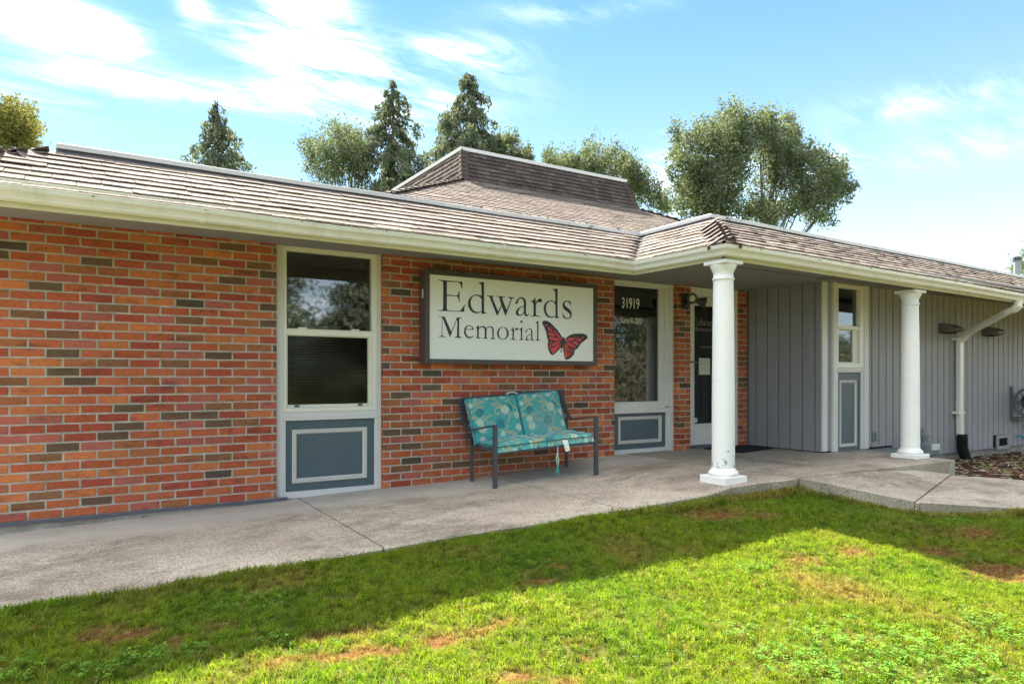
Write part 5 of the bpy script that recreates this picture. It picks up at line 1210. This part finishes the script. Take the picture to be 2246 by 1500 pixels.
def cushion_mesh(name, corners, thick, uvf, nu, nv, puff, parent, dirty=0., droop=0., org=None):
    """corners: TL, TR, BR, BL of the visible face; thick along the back normal"""
    TL_, TR_, BR_, BL_ = [Vector(c) for c in corners]; n = (TR_ - TL_).cross(BL_ - TL_).normalized()
    if n.y > 0 and abs(n.y) > abs(n.z) or (abs(n.z) >= abs(n.y) and n.z < 0): n = -n
    V = []; UV = []
    for j in range(nv + 1):
        for i in range(nu + 1):
            u, v = i / nu, j / nv; p = TL_.lerp(TR_, u).lerp(BL_.lerp(BR_, u), v)
            e = min(u, 1 - u) * (TR_ - TL_).length; f_ = min(v, 1 - v) * (BL_ - TL_).length; rr = min(1., min(e, f_) / .03); rd = 1 - (1 - rr) ** 2
            e2 = min(1., e / .12) * min(1., f_ / .12)
            p = p + n * (rd * .022 + puff * e2 + .0025 * math.sin(23 * u + 5) * math.sin(17 * v + 2))
            V.append(p); UV.append((u, v))
    nb2 = len(V); F_ = [(j * (nu + 1) + i, (j + 1) * (nu + 1) + i, (j + 1) * (nu + 1) + i + 1, j * (nu + 1) + i + 1) for j in range(nv) for i in range(nu)]
    ring = [i for i in range(nu + 1)] + [j * (nu + 1) + nu for j in range(1, nv + 1)] + [nv * (nu + 1) + i for i in range(nu - 1, -1, -1)] + [j * (nu + 1) for j in range(nv - 1, 0, -1)]
    m = len(ring)
    for q in (0.35, 1.0):
        for k in ring: V.append(V[k] - n * thick * q if q < 1 else V[k] - n * thick); UV.append((UV[k][0], UV[k][1] + .12 * q + .003))
    for k in range(m):
        k2 = (k + 1) % m; F_.append((ring[k2], ring[k], nb2 + k, nb2 + k2)); F_.append((nb2 + k2, nb2 + k, nb2 + m + k, nb2 + m + k2))
    F_.append(tuple(nb2 + m + k for k in range(m)))
    U = np.array(UV); uu, vv = uvf(U[:, 0], U[:, 1]); col = fabric(uu, vv, dirty)
    o3 = org or V[0]; me = D.meshes.new(name); me.from_pydata([tuple(Vector(v_) - Vector(o3)) for v_ in V], [], F_); me.update()
    ca = me.color_attributes.new('print', 'FLOAT_COLOR', 'POINT'); ca.data.foreach_set('color', np.hstack([col, np.ones((len(col), 1))]).ravel().astype(np.float32))
    me.polygons.foreach_set('use_smooth', [True] * len(me.polygons))
    return link(name, me, M['cushion'], parent, o3)
def piping(corners, off, parent):
    c = [Vector(p) for p in corners]; n = (c[1] - c[0]).cross(c[3] - c[0]).normalized()
    if n.y > 0 and abs(n.y) > abs(n.z) or (abs(n.z) >= abs(n.y) and n.z < 0): n = -n
    pts = []
    for k in range(4):
        for t in (.02, .25, .5, .75, .98): pts.append(c[k].lerp(c[(k + 1) % 4], t) + n * (off + .001 * math.sin(k * 5 + t * 9)))
    b = MB(); b.tube(pts + [pts[0]], .0042, 6); b.cc = tuple(DTEAL * 1.6); b.col = [b.cc] * len(b.v); b.build('piping', M['cushion'], parent, tuple(c[0]), attr='print')
BC = thing('back_cushion', 'teal floral two-panel back cushion leaning on the bench, stained on its right half', 'cushion', (3.5, 5.5, .39), )
p1 = [(2.995, 5.645, .795), (3.515, 5.62, .825), (3.530, 5.475, .405), (3.025, 5.50, .385)]
p2 = [(3.525, 5.62, .828), (4.005, 5.61, .862), (4.022, 5.46, .452), (3.545, 5.475, .418)]
cushion_mesh('cushion_panel', p1, .05, lambda u, v: (u, v), 190, 160, .012, BC)
cushion_mesh('cushion_panel', p2, .05, lambda u, v: (u - .02, v - .05), 190, 160, .012, BC, dirty=.9)
piping(p1, .004, BC); piping(p2, .004, BC)
b = MB(); b.tube([(3.44, 5.66, .83), (3.47, 5.655, .85), (3.52, 5.65, .853), (3.56, 5.65, .838)], .006, 6); b.build('tie', M['white'], BC, (3.5, 5.65, .85))
b = MB(); b.box(3.385, 3.435, 5.434, 5.437, .412, .452); b.build('care_tag', M['tag'], BC, (3.4, 5.43, .41))
SCn = thing('seat_cushion', 'teal floral seat cushion with dangling tie lying on the bench seat', 'cushion', (3.5, 5.3, .35))
q1 = [bil(.01, .93, .375), bil(.485, .93, .375), bil(.485, -.03, .378), bil(.01, -.03, .368)]
q2 = [bil(.495, .93, .375), bil(.965, .93, .375), bil(.965, -.03, .378), bil(.495, -.03, .378)]
cushion_mesh('cushion_panel', q1, .055, lambda u, v: (u + .35, v * .9 + .25), 150, 110, .010, SCn)
cushion_mesh('cushion_panel', q2, .055, lambda u, v: (u + .1, v * .9 + .5), 150, 110, .010, SCn)
P = bil(.55, -.05, .37); b = MB(); b.tube([P, P + Vector((.03, -.02, -.04)), P + Vector((.025, -.02, -.12)), P + Vector((.04, -.02, -.17)), P + Vector((.03, -.02, -.24)), P + Vector((.04, -.02, -.30))], .006, 6)
b.tube([P + Vector((.03, -.02, -.11)), P + Vector((.012, -.02, -.16)), P + Vector((.03, -.02, -.24)), P + Vector((.005, -.02, -.30))], .005, 6)
b.col = [tuple(TEAL) if i % 24 < 12 else tuple(CREAM) for i in range(len(b.v))]; b.build('tie', M['cushion'], SCn, tuple(P), attr='print')
P = bil(.63, -.055, .372); b = MB(); b.quad(P, P + Vector((.06, -.005, -.004)), P + Vector((.078, -.02, -.10)), P + Vector((.02, -.03, -.11)), P + Vector((.008, -.02, -.05))); b.build('care_tag', M['tag'], SCn, tuple(P))

# ------------------------------------------------------------------ fixtures
FLt = thing('flood_light', 'dark bronze twin head flood light on the brick pier beside the door', 'light', (5.97, WY, 1.86))
b = MB(); b.box(5.93, 6.04, WY - .03, WY - .002, 1.80, 1.93); b.build('junction_box', M['bronze'], FLt, (5.98, WY, 1.8), bevel=.006)
b = MB(); b.tube([(5.985, WY - .03, 1.86), (5.985, WY - .06, 1.875)], .02, 10); b.tube([(5.96, WY - .05, 1.83), (5.985, WY - .07, 1.86), (5.99, WY - .09, 1.915)], [.02, .03, .02], 10); b.build('mounting_arm', M['bronze'], FLt, (5.98, WY, 1.86))
def head(P, d, r0, r1, ln, nm):
    P, d = Vector(P), Vector(d).normalized(); b = MB(); b.tube([P, P + d * ln * .25, P + d * ln * .6, P + d * ln], [r0, r0 * 1.15, (r0 + r1) / 2, r1], 18); return b.build(nm, M['bronze'], FLt, tuple(P))
h1 = head((6.01, WY - .04, 1.93), (-.35, -.9, -.12), .045, .065, .12, 'lamp_head')
b = MB(); c = Vector((6.01, WY - .04, 1.93)) + Vector((-.35, -.9, -.12)).normalized() * .118; d = Vector((-.35, -.9, -.12)).normalized()
b.tube([c, c + d * .012, c + d * .018], [.038, .034, .012], 16); b.build('lens', M['lens'], h1, tuple(c))
head((6.06, WY - .07, 1.915), (.85, -.5, -.25), .024, .066, .15, 'lamp_head')
b = MB(); b.tube([(6.0, WY - .05, 1.89), (6.06, WY - .07, 1.912)], .018, 8); b.build('swivel', M['bronze'], FLt, (6.03, WY, 1.9))
def hood(x, lab):
    t = thing('wall_hood', lab, 'vent hood', (x, BY, 1.64), 'grey metal vent hoods on the siding')
    b = MB(); y0, y1_ = BY - .004, BY - .20; w = .13
    A = [(x - w, y0, 1.595), (x + w, y0, 1.595), (x + w, y0, 1.71), (x - w, y0, 1.71)]; Bq = [(x - w, y0 - .10, 1.595), (x + w, y0 - .10, 1.595), (x + w, y0 - .10, 1.705), (x - w, y0 - .10, 1.705)]; Cq = [(x - w * .9, y1_, 1.625), (x + w * .9, y1_, 1.625), (x + w * .9, y1_, 1.645), (x - w * .9, y1_, 1.645)]
    b.loft([A, Bq, Cq]); b.build('hood_shell', M['vent'], t, (x, y0, 1.6), bevel=.003)
    boxo('opening', M['dark'], t, x - w + .02, x + w - .02, BY - .115, BY - .02, 1.588, 1.5955)
    boxo('back_plate', M['vent'], t, x - w - .012, x + w + .012, BY - .008, BY - .001, 1.585, 1.722)
hood(9.80, 'grey metal hood on the siding left of the downspout'); hood(10.98, 'grey metal hood on the siding right of the downspout')
# gas meter behind the second column
GMX, GMZ = .10, -.13
def sh(b):
    b.v = [(x + GMX, y, z + GMZ * (1 if z < .31 else .75)) for x, y, z in b.v]; return b
GM = thing('gas_meter', 'grey gas meter with round regulator standing behind the right column', 'gas meter', (8.93, 4.58, .13))
b = MB(); b.box(8.78, 9.02, 4.50, 4.66, .14, .30); sh(b).build('meter_body', M['meter'], GM, (8.9, 4.58, .14), bevel=.02)
b = MB(); b.box(8.84, 9.00, 4.465, 4.50, .215, .295); sh(b).build('dial_window', M['paper'], GM, (8.9, 4.47, .2), bevel=.008)
b = MB(); b.tube([(8.84, 4.58, .28), (8.84, 4.58, .36), (8.84, 4.58, .40)], [.03, .03, .028], 12); b.tube([(8.84, 4.58, .33), (8.84, 4.58, .38), (8.84, 4.58, .42), (8.84, 4.58, .44)], [.055, .062, .055, .03], 16); sh(b).build('regulator', M['meter'], GM, (8.84, 4.58, .3))
b = MB(); b.tube([(8.84, 4.58, .42), (8.87, 4.6, .455), (8.93, 4.6, .44), (8.95, 4.6, .38), (8.95, 4.6, .28)], .016, 8); b.tube([(9.05, 4.58, .25), (9.08, 4.6, .25), (9.09, 4.62, .10), (9.09, 4.62, -.02)], .015, 8); sh(b).build('pipe', M['meter'], GM, (8.9, 4.6, .2))
b = MB(); b.box(9.0, 9.11, 4.50, 4.58, .23, .285); b.box(8.93, 9.05, 4.52, 4.64, .138, .2); sh(b).build('valve', M['meter'], GM, (9.05, 4.5, .2), bevel=.008)
# faucet on the wall
FC = thing('outdoor_outlet', 'small grey outdoor outlet on the siding right of the narrow window', 'outlet', (8.16, BY, .27))
boxo('cover_plate', M['meter'], FC, 8.115, 8.205, BY - .012, BY - .001, .215, .335, bevel=.004)
for z in (.25, .30):
    b = MB(); b.tube([(8.16, BY - .010, z), (8.16, BY - .028, z)], .021, 12); b.build('flip_lid', M['meter'], FC, (8.16, BY, z))
# hose reel at the right edge
HR = thing('hose_reel', 'grey hose reel with dark green hose mounted on the siding beyond the downspout', 'hose reel', (11.95, BY, .6))
boxo('bracket', M['reel'], HR, 11.70, 12.25, BY - .12, BY - .003, .37, .40); boxo('bracket', M['reel'], HR, 11.70, 11.74, BY - .04, BY - .003, .40, .86)
hc = Vector((11.90, BY - .24, .63))
for dx in (-.12, .16):
    b = MB(); n = 28; rings = []
    for k in range(n + 1):
        t = 6.2832 * k / n; c = hc + Vector((dx, math.cos(t) * .21, math.sin(t) * .21)); rad = Vector((0, math.cos(t), math.sin(t))); rings.append([c + rad * .016, c + Vector((.016, 0, 0)), c - rad * .016, c - Vector((.016, 0, 0))])
    b.loft(rings, cap=False)
    for k in range(8):
        t = 6.2832 * k / 8; b.tube([hc + Vector((dx, 0, 0)), hc + Vector((dx, math.cos(t) * .2, math.sin(t) * .2))], .010, 6)
    b.build('flange', M['reel'], HR, tuple(hc))
b = MB()
for k in range(9): 
    x = -.10 + k * .028; n = 20; rings = [[hc + Vector((x + .013 * math.cos(a), (.13 + .013 * math.sin(a)) * math.cos(6.2832 * i / n), (.13 + .013 * math.sin(a)) * math.sin(6.2832 * i / n))) for a in [1.57 * q for q in range(4)]] for i in range(n + 1)]
    b.loft(rings, cap=False)
b.build('hose', M['hose'], HR, tuple(hc))
b = MB(); b.tube([(11.92, BY - .15, .45), (11.93, BY - .1, .25), (12.1, BY - .08, .1)], .012, 8); b.build('hose_tail', M['hose'], HR, (11.9, BY, .4))
b = MB(); b.tube([(11.88, BY - .01, .12), (11.90, BY - .08, .12), (11.93, BY - .1, .08), (12.0, BY - .14, -.02), (12.2, BY - .18, -.10)], .012, 8); b.build('leader_hose', M['hose2'], HR, (12, BY, 0))
# door mat, leaves
b = MB(); b.hexa([(6.30, 5.22, .1365), (7.02, 5.34, .1365), (7.04, 5.80, .1365), (6.28, 5.78, .1365), (6.30, 5.22, .146), (7.02, 5.34, .146), (7.04, 5.80, .146), (6.28, 5.78, .146)])
tag(b.build('door_mat', M['mat'], None, (6.6, 5.5, .1365)), 'black rubber door mat lying on the porch slab at the entry door', 'door mat')
def leaf(px, py, z, s, lab, a):
    x, y = onZ(px, py, z); b = MB(); P = Vector((x, y, z + .004)); u = Vector((math.cos(a), math.sin(a), .12)) * s; v = Vector((-math.sin(a), math.cos(a), 0)) * s * .4; h = Vector((0, 0, s * .22))
    b.add([P - u, P - u * .3 - v + h, P + u * .5 - v * .8 + h, P + u, P + u * .5 + v * .8 + h * .8, P - u * .3 + v + h * .9, P - u * .3, P + u * .4], [(0, 1, 6), (1, 2, 7, 6), (2, 3, 7), (3, 4, 7), (4, 5, 6, 7), (5, 0, 6)])
    tag(b.build('fallen_leaf', LEAFM[len(LEAFM) > 1 and s < .03], None, tuple(P)), lab, 'leaf', 'fallen leaves')
LEAFM = [paint('dry_leaf', (.52, .36, .16), .7, .2), paint('brown_leaf', (.30, .13, .06), .7, .2)]
leaf(1342, 1137, -.022, .040, 'pale tan leaf on the grass at the path edge below the bench', .3)
leaf(315, 1134, -.05, .026, 'small brown leaf on the pale concrete under the left brick wall', .8)
leaf(1372, 994, .1355, .022, 'small brown leaf at the foot of the panel below the house number window', .2)

# ------------------------------------------------------------------ trees
def mesh_np(name, V, nv_per, mat, tint, parent, org):
    """V: (n, k, 3) polygons"""
    n, k, _ = V.shape; me = D.meshes.new(name); V = V - np.array(org)
    me.vertices.add(n * k); me.vertices.foreach_set('co', V.reshape(-1).astype(np.float32))
    me.loops.add(n * k); me.loops.foreach_set('vertex_index', np.arange(n * k, dtype=np.int32))
    me.polygons.add(n); me.polygons.foreach_set('loop_start', np.arange(0, n * k, k, dtype=np.int32)); me.polygons.foreach_set('loop_total', np.full(n, k, dtype=np.int32))
    me.update(); c = np.zeros((n * k, 4), np.float32); c[:, :3] = np.repeat(tint, k)[:, None]; c[:, 3] = 1
    me.color_attributes.new('tint', 'FLOAT_COLOR', 'POINT').data.foreach_set('color', c.ravel())
    me.validate(); o = link(name, me, mat, parent, org); return o
def leaf_quads(C_, size, flat=0., hang=0.):
    n = len(C_); a = NR.normal(size=(n, 3)); 
    if hang: a[:, 2] -= hang * 2.2
    a /= np.linalg.norm(a, axis=1)[:, None]; b_ = NR.normal(size=(n, 3)); b_ -= (b_ * a).sum(1)[:, None] * a; b_ /= np.linalg.norm(b_, axis=1)[:, None]
    s = size * NR.uniform(.6, 1.35, n)[:, None]
    return np.stack([C_ - a * s, C_ + b_ * s * .42, C_ + a * s, C_ - b_ * s * .42], 1)
def px_base(px, depth):
    u = (px - 1123) / 1497.; return np.array(((_c + _s * u) * depth, (_s - _c * u) * depth))
def broad_tree(px, depth, blobs, label, group, nleaf=16000, size=.11, mat='leaf', name='broadleaf_tree', ncl=None, base_px=None, zb=-.3, fill=.17, limbs=True):
    """blobs: (px, py, rx_px, ry_px) crown lobes given in photo pixels and placed at that distance as real volumes"""
    R.seed(int(px) * 7 + 3); NR.seed(int(px) + 5)
    bx, by = px_base(base_px or px, depth); T = thing(name, label, 'tree', (bx, by, zb), group)
    right = np.array((_s, -_c)); fwd = np.array((_c, _s)); CC = []; TT = []; tips = []
    sub = []
    for (qx, qy, rx, ry) in blobs:
        for _ in range(9):
            f = R.uniform(.32, .68); a = R.random() * 6.283; d_ = R.uniform(.25, 1.0) * (1.12 - f * .55)
            sub.append((qx + rx * d_ * math.cos(a), qy + ry * d_ * math.sin(a), rx * f * R.uniform(.8, 1.3), ry * f * R.uniform(.7, 1.1)))
    blobs = sub
    areas = np.array([b_[2] * b_[3] for b_ in blobs], float); areas /= areas.sum()
    for (qx, qy, rx, ry), ar in zip(blobs, areas):
        dj = depth + R.uniform(-1.8, 1.8); rxm, rym = rx / 1497. * dj, ry / 1497. * dj
        c = np.append(px_base(qx, dj), CAM_H + (828 - qy) / 1497. * dj); nc = max(4, int(rx * ry / 20)) if ncl is None else ncl
        m = int(1.3 * nleaf * ar); per = max(4, m // nc)
        for _ in range(nc):
            d = NR.normal(size=3); d /= np.linalg.norm(d); rad = NR.uniform(.1, 1.) ** .5 * NR.uniform(.8, 1.22)
            p = c.copy(); p[:2] += right * d[0] * rxm * rad + fwd * d[1] * rxm * .9 * rad; p[2] += d[2] * rym * rad
            q = p + NR.normal(size=(per, 3)) * np.array((1, 1, 1.1)) * fill * (.45 + .55 * min(1, rxm))
            if R.random() < .75:      # spiky upright sprigs at the outline
                k_ = per // 3; q[:k_] = p + NR.normal(size=(k_, 3)) * np.array((.12, .12, .42)) * (.5 + fill) + np.array((0, 0, .22))
            CC.append(q); TT.append(np.clip(NR.uniform(0, 1, per) * .7 + R.uniform(0, .4), 0, 1)); tips.append(p)
        if True: pass
    CC = np.concatenate(CC); TT = np.concatenate(TT)
    mesh_np('foliage', leaf_quads(CC, size * .85), 4, M[mat], TT, T, (bx, by, zb))
    b = MB(); top = max(t[2] for t in tips); hgt = top - zb; r0 = .0125 * hgt
    trunk = [Vector((bx + .15 * math.sin(k), by + .1 * math.cos(2 * k), zb + hgt * .80 * k / 6)) for k in range(7)]
    b.tube(trunk, [r0 * (1 - .13 * k) for k in range(7)], 9); b.build('trunk', M['bark'], T, (bx, by, zb))
    b = MB(); R2 = random.Random(int(px)); ch = R2.sample(range(len(tips)), min(len(tips), 26)) if limbs else []
    for i in ch:
        p = Vector(tips[i]); k = max(1, min(5, int(6 * ((p.z - zb) / hgt) * .8))); s0 = trunk[k - 1 if p.z < trunk[k].z + .5 else k]; mid = s0.lerp(p, .5) + Vector((R2.uniform(-.3, .3), R2.uniform(-.3, .3), R2.uniform(-.3, .2)))
        b.tube([s0, mid, p], [r0 * .34, r0 * .18, r0 * .05], 5)
    if ch: b.build('branches', M['bark'], T, (bx, by, zb))
    return T
def conifer(px, depth, top_py, half_px_at, label, group, nleaf=14000, size=.12, seed=0, lean=0., zb=-.3, low_py=470):
    """drooping cedar: branches leave the trunk and hang down at their ends; half_px_at: list of (py, half width px)"""
    bx, by = px_base(px, depth); T = thing('cedar_tree', label, 'tree', (bx, by, zb), group)
    zt_ = CAM_H + (828 - top_py) / 1497. * depth; r_ = random.Random(seed); CC = []; TT = []
    b = MB(); hh = zt_ - zb; b.tube([(bx, by, zb), (bx, by, zb + hh * .5), (bx, by, zt_ - .3)], [.02 * hh, .012 * hh, .02], 8); b.build('trunk', M['bark'], T, (bx, by, zb))
    br = MB(); zlow = CAM_H + (828 - low_py) / 1497. * depth; nb3 = 150
    for i in range(nb3):
        f = (i / nb3) ** .85; z = zt_ - f * (zt_ - max(zlow - 1.5, zb + 1)); py = 828 - (z - CAM_H) * 1497. / depth
        half = 1.25 * interp(py, half_px_at) / 1497. * depth * r_.choice([.45, .7, .85, 1., 1.05, 1.15]); a = r_.random() * 6.2832; d = np.array((math.cos(a), math.sin(a)))
        n = max(8, int(.48 * nleaf / nb3 * (.35 + 1.2 * half)))
        nk = max(2, int(half * 4.5)); t = NR.choice(NR.uniform(.05, 1, nk) ** .6, n) + NR.normal(size=n) * .025; t = np.clip(t, .02, 1.05); x = bx + d[0] * half * t; y = by + d[1] * half * t
        zz = z - .55 * half * t ** 1.6 + .28 * half * np.maximum(0, t - .65) - np.abs(NR.normal(size=n)) * .20 * (.6 + t) * (.6 + half * .4)
        sp = .07 + .035 * half; q = np.stack([x + NR.normal(size=n) * sp * .8, y + NR.normal(size=n) * sp * .8, zz], 1)
        CC.append(q); TT.append(np.clip(NR.uniform(0, .6, n) + r_.uniform(0, .45) , 0, 1))
        br.tube([(bx, by, z), (bx + d[0] * half * .6, by + d[1] * half * .6, z - .24 * half), (bx + d[0] * half * .95, by + d[1] * half * .95, z - .45 * half)], [.035, .02, .006], 4)
    br.build('branches', M['bark'], T, (bx, by, zb))
    mesh_np('foliage', leaf_quads(np.concatenate(CC), size * .85, hang=.8), 4, M['conifer'], np.concatenate(TT), T, (bx, by, zb)); return T
GR = 'trees behind the building'
broad_tree(20, 24, [(10, 290, 62, 55), (25, 260, 30, 34), (55, 285, 26, 30), (60, 325, 26, 22), (-40, 300, 60, 70)], 'yellowing maple showing above the left end of the roof', GR, 13000, .085, 'leaf_y', 'maple_tree')
conifer(478, 34, 224, [(224, 5), (260, 26), (300, 48), (340, 66), (380, 80), (500, 95)], 'small drooping cedar standing alone above the left roof', GR, 11000, .12, 3, low_py=400)
broad_tree(740, 36, [(750, 300, 42, 30), (700, 320, 40, 26), (770, 345, 42, 42), (695, 355, 36, 22), (735, 385, 40, 24), (790, 310, 20, 34), (745, 340, 60, 50), (790, 370, 30, 50)], 'thin silvery broadleaf tree left of the tall pointed cedar', GR, 9000, .10, base_px=775, fill=.19)
conifer(862, 36, 176, [(176, 4), (220, 34), (260, 46), (310, 66), (360, 80), (420, 90), (500, 95)], 'tall pointed cedar left of the mansard roof screen', GR, 17000, .13, 8, low_py=440)
conifer(1025, 38, 158, [(158, 16), (200, 40), (250, 62), (300, 72), (350, 84), (420, 90)], 'tallest bushy topped cedar rising behind the mansard corner', GR, 18000, .13, 5, low_py=400)
broad_tree(1120, 40, [(1105, 320, 26, 30), (1140, 345, 30, 24), (1080, 330, 22, 24)], 'low bushy tree just right of the tallest cedar', GR, 4500, .11)
broad_tree(1310, 40, [(1210, 345, 22, 26), (1240, 360, 26, 26), (1300, 345, 42, 34), (1350, 350, 42, 34), (1390, 390, 34, 32), (1430, 430, 30, 28), (1320, 380, 60, 30), (1455, 455, 22, 20), (1280, 360, 40, 36), (1370, 370, 44, 40), (1400, 420, 40, 36), (1220, 370, 40, 26)], 'wispy broadleaf trees topping the mansard roof screen', GR, 14000, .11, fill=.17)
broad_tree(1560, 34, [(1500, 320, 34, 46), (1550, 300, 38, 36), (1600, 280, 46, 46), (1530, 380, 50, 50), (1590, 370, 56, 56), (1500, 440, 34, 34), (1570, 450, 60, 46), (1480, 345, 20, 22), (1620, 330, 30, 50), (1560, 400, 60, 60), (1500, 400, 36, 50), (1630, 450, 36, 36), (1590, 300, 50, 50)], 'large dense broadleaf tree, left one of the pair above the porch roof', GR, 23000, .105, base_px=1585)
broad_tree(1720, 36, [(1680, 275, 36, 42), (1722, 290, 34, 52), (1690, 340, 50, 40), (1790, 355, 34, 34), (1830, 380, 40, 34), (1800, 430, 56, 40), (1730, 460, 60, 36), (1850, 420, 26, 26), (1770, 330, 24, 24), (1800, 475, 40, 22), (1660, 430, 26, 50), (1700, 320, 50, 70), (1760, 420, 46, 50), (1700, 400, 26, 60), (1690, 490, 50, 26), (1820, 400, 46, 50), (1752, 372, 44, 44), (1748, 380, 36, 36)], 'large spreading broadleaf tree, right one of the pair above the porch roof', GR, 24000, .105, base_px=1672)
broad_tree(2250, 38, [(2235, 585, 16, 14), (2262, 580, 26, 22), (2280, 620, 40, 30)], 'small tree crown at the right edge beside the roof vent pipe', GR, 2600, .10)
# trees across the lot behind the camera, seen mirrored in the windows
def back_tree(x, y, h, w, n, mat, label, con=False, hl=0.):
    T = thing('evergreen_tree' if con else 'broadleaf_tree', label, 'tree', (x, y, -.3), 'trees across the lot mirrored in the windows')
    CC = []; TT = []
    for i in range(130):
        f = R.random(); z = h * (.06 + .92 * f); rad = w * ((1 - f) ** .8 + .05) if con else w * math.sqrt(max(.05, 1 - (2 * f - .9) ** 2)); a = R.random() * 6.28; rr = rad * R.random() ** .5
        k = 4 * n // 130; CC.append(np.array((x + math.cos(a) * rr, y + math.sin(a) * rr, z)) + NR.normal(size=(k, 3)) * np.array((.5, .5, .22 if con else .4))); TT.append(np.clip(NR.uniform(0, .7, k) + R.uniform(0, .4), 0, 1))
    mesh_np('foliage', leaf_quads(np.concatenate(CC), .11), 4, M[mat], np.concatenate(TT), T, (x, y, -.3))
    b = MB(); b.tube([(x, y, -.3), (x, y, h * .8)], [.03 * h, .008 * h], 8); b.build('trunk', M['bark'], T, (x, y, -.3))
back_tree(4.6, -17, 9.5, 3.2, 9000, 'leaf', 'round green tree mirrored in the left half of the big window')
back_tree(10.6, -16, 9.0, 2.8, 9000, 'conifer', 'dark evergreen mirrored in the right half of the big window', True)
back_tree(15.5, -19, 11, 4, 7000, 'conifer', 'dark evergreen mirrored at the right edge of the big window', True)
back_tree(24, -15, 9, 4.5, 7000, 'leaf', 'wide tree mirrored above the hedge in the narrow window')
back_tree(-3, -20, 10, 4, 6000, 'leaf', 'wide round tree across the lot, out to the left')
HG = thing('hedge', 'clipped green hedge mirrored in the house number window', 'hedge', (17, -7, -.3))
n = 26000; q = np.stack([NR.uniform(9, 33, n), -7 + NR.normal(size=n) * .5, NR.uniform(-.3, 2.35, n)], 1)
q = q[q[:, 2] < 2.2 + .25 * np.sin(q[:, 0] * 3)]; mesh_np('foliage', leaf_quads(q, .09), 4, M['leaf'], NR.uniform(0, 1, len(q)), HG, (17, -7, -.3))
b = MB(); b.box(9, 33, -7.45, -6.9, -.3, 1.9); b.build('stems', M['bark'], HG, (17, -7, -.3))
b = MB(); b.box(-40, 60, -13.5, -9, -.29, -.27); tag(b.build('road', M['asphalt']), kind='structure')

n = 70000; q = np.stack([NR.uniform(-30, 60, n), -27 + NR.normal(size=n) * 1.5, NR.uniform(-.3, 1, n) ** 1 * 5.0], 1); q = q[q[:, 2] < 3.6 + 1.2 * np.sin(q[:, 0] * .7) + .6 * np.sin(q[:, 0] * 2.1)]
o = mesh_np('far_wood', leaf_quads(q, .22), 4, M['conifer'], NR.uniform(0, .7, len(q)), None, (0, -27, 0)); tag(o, 'dark band of far woodland across the road mirrored in the windows', 'woodland', kind='stuff')
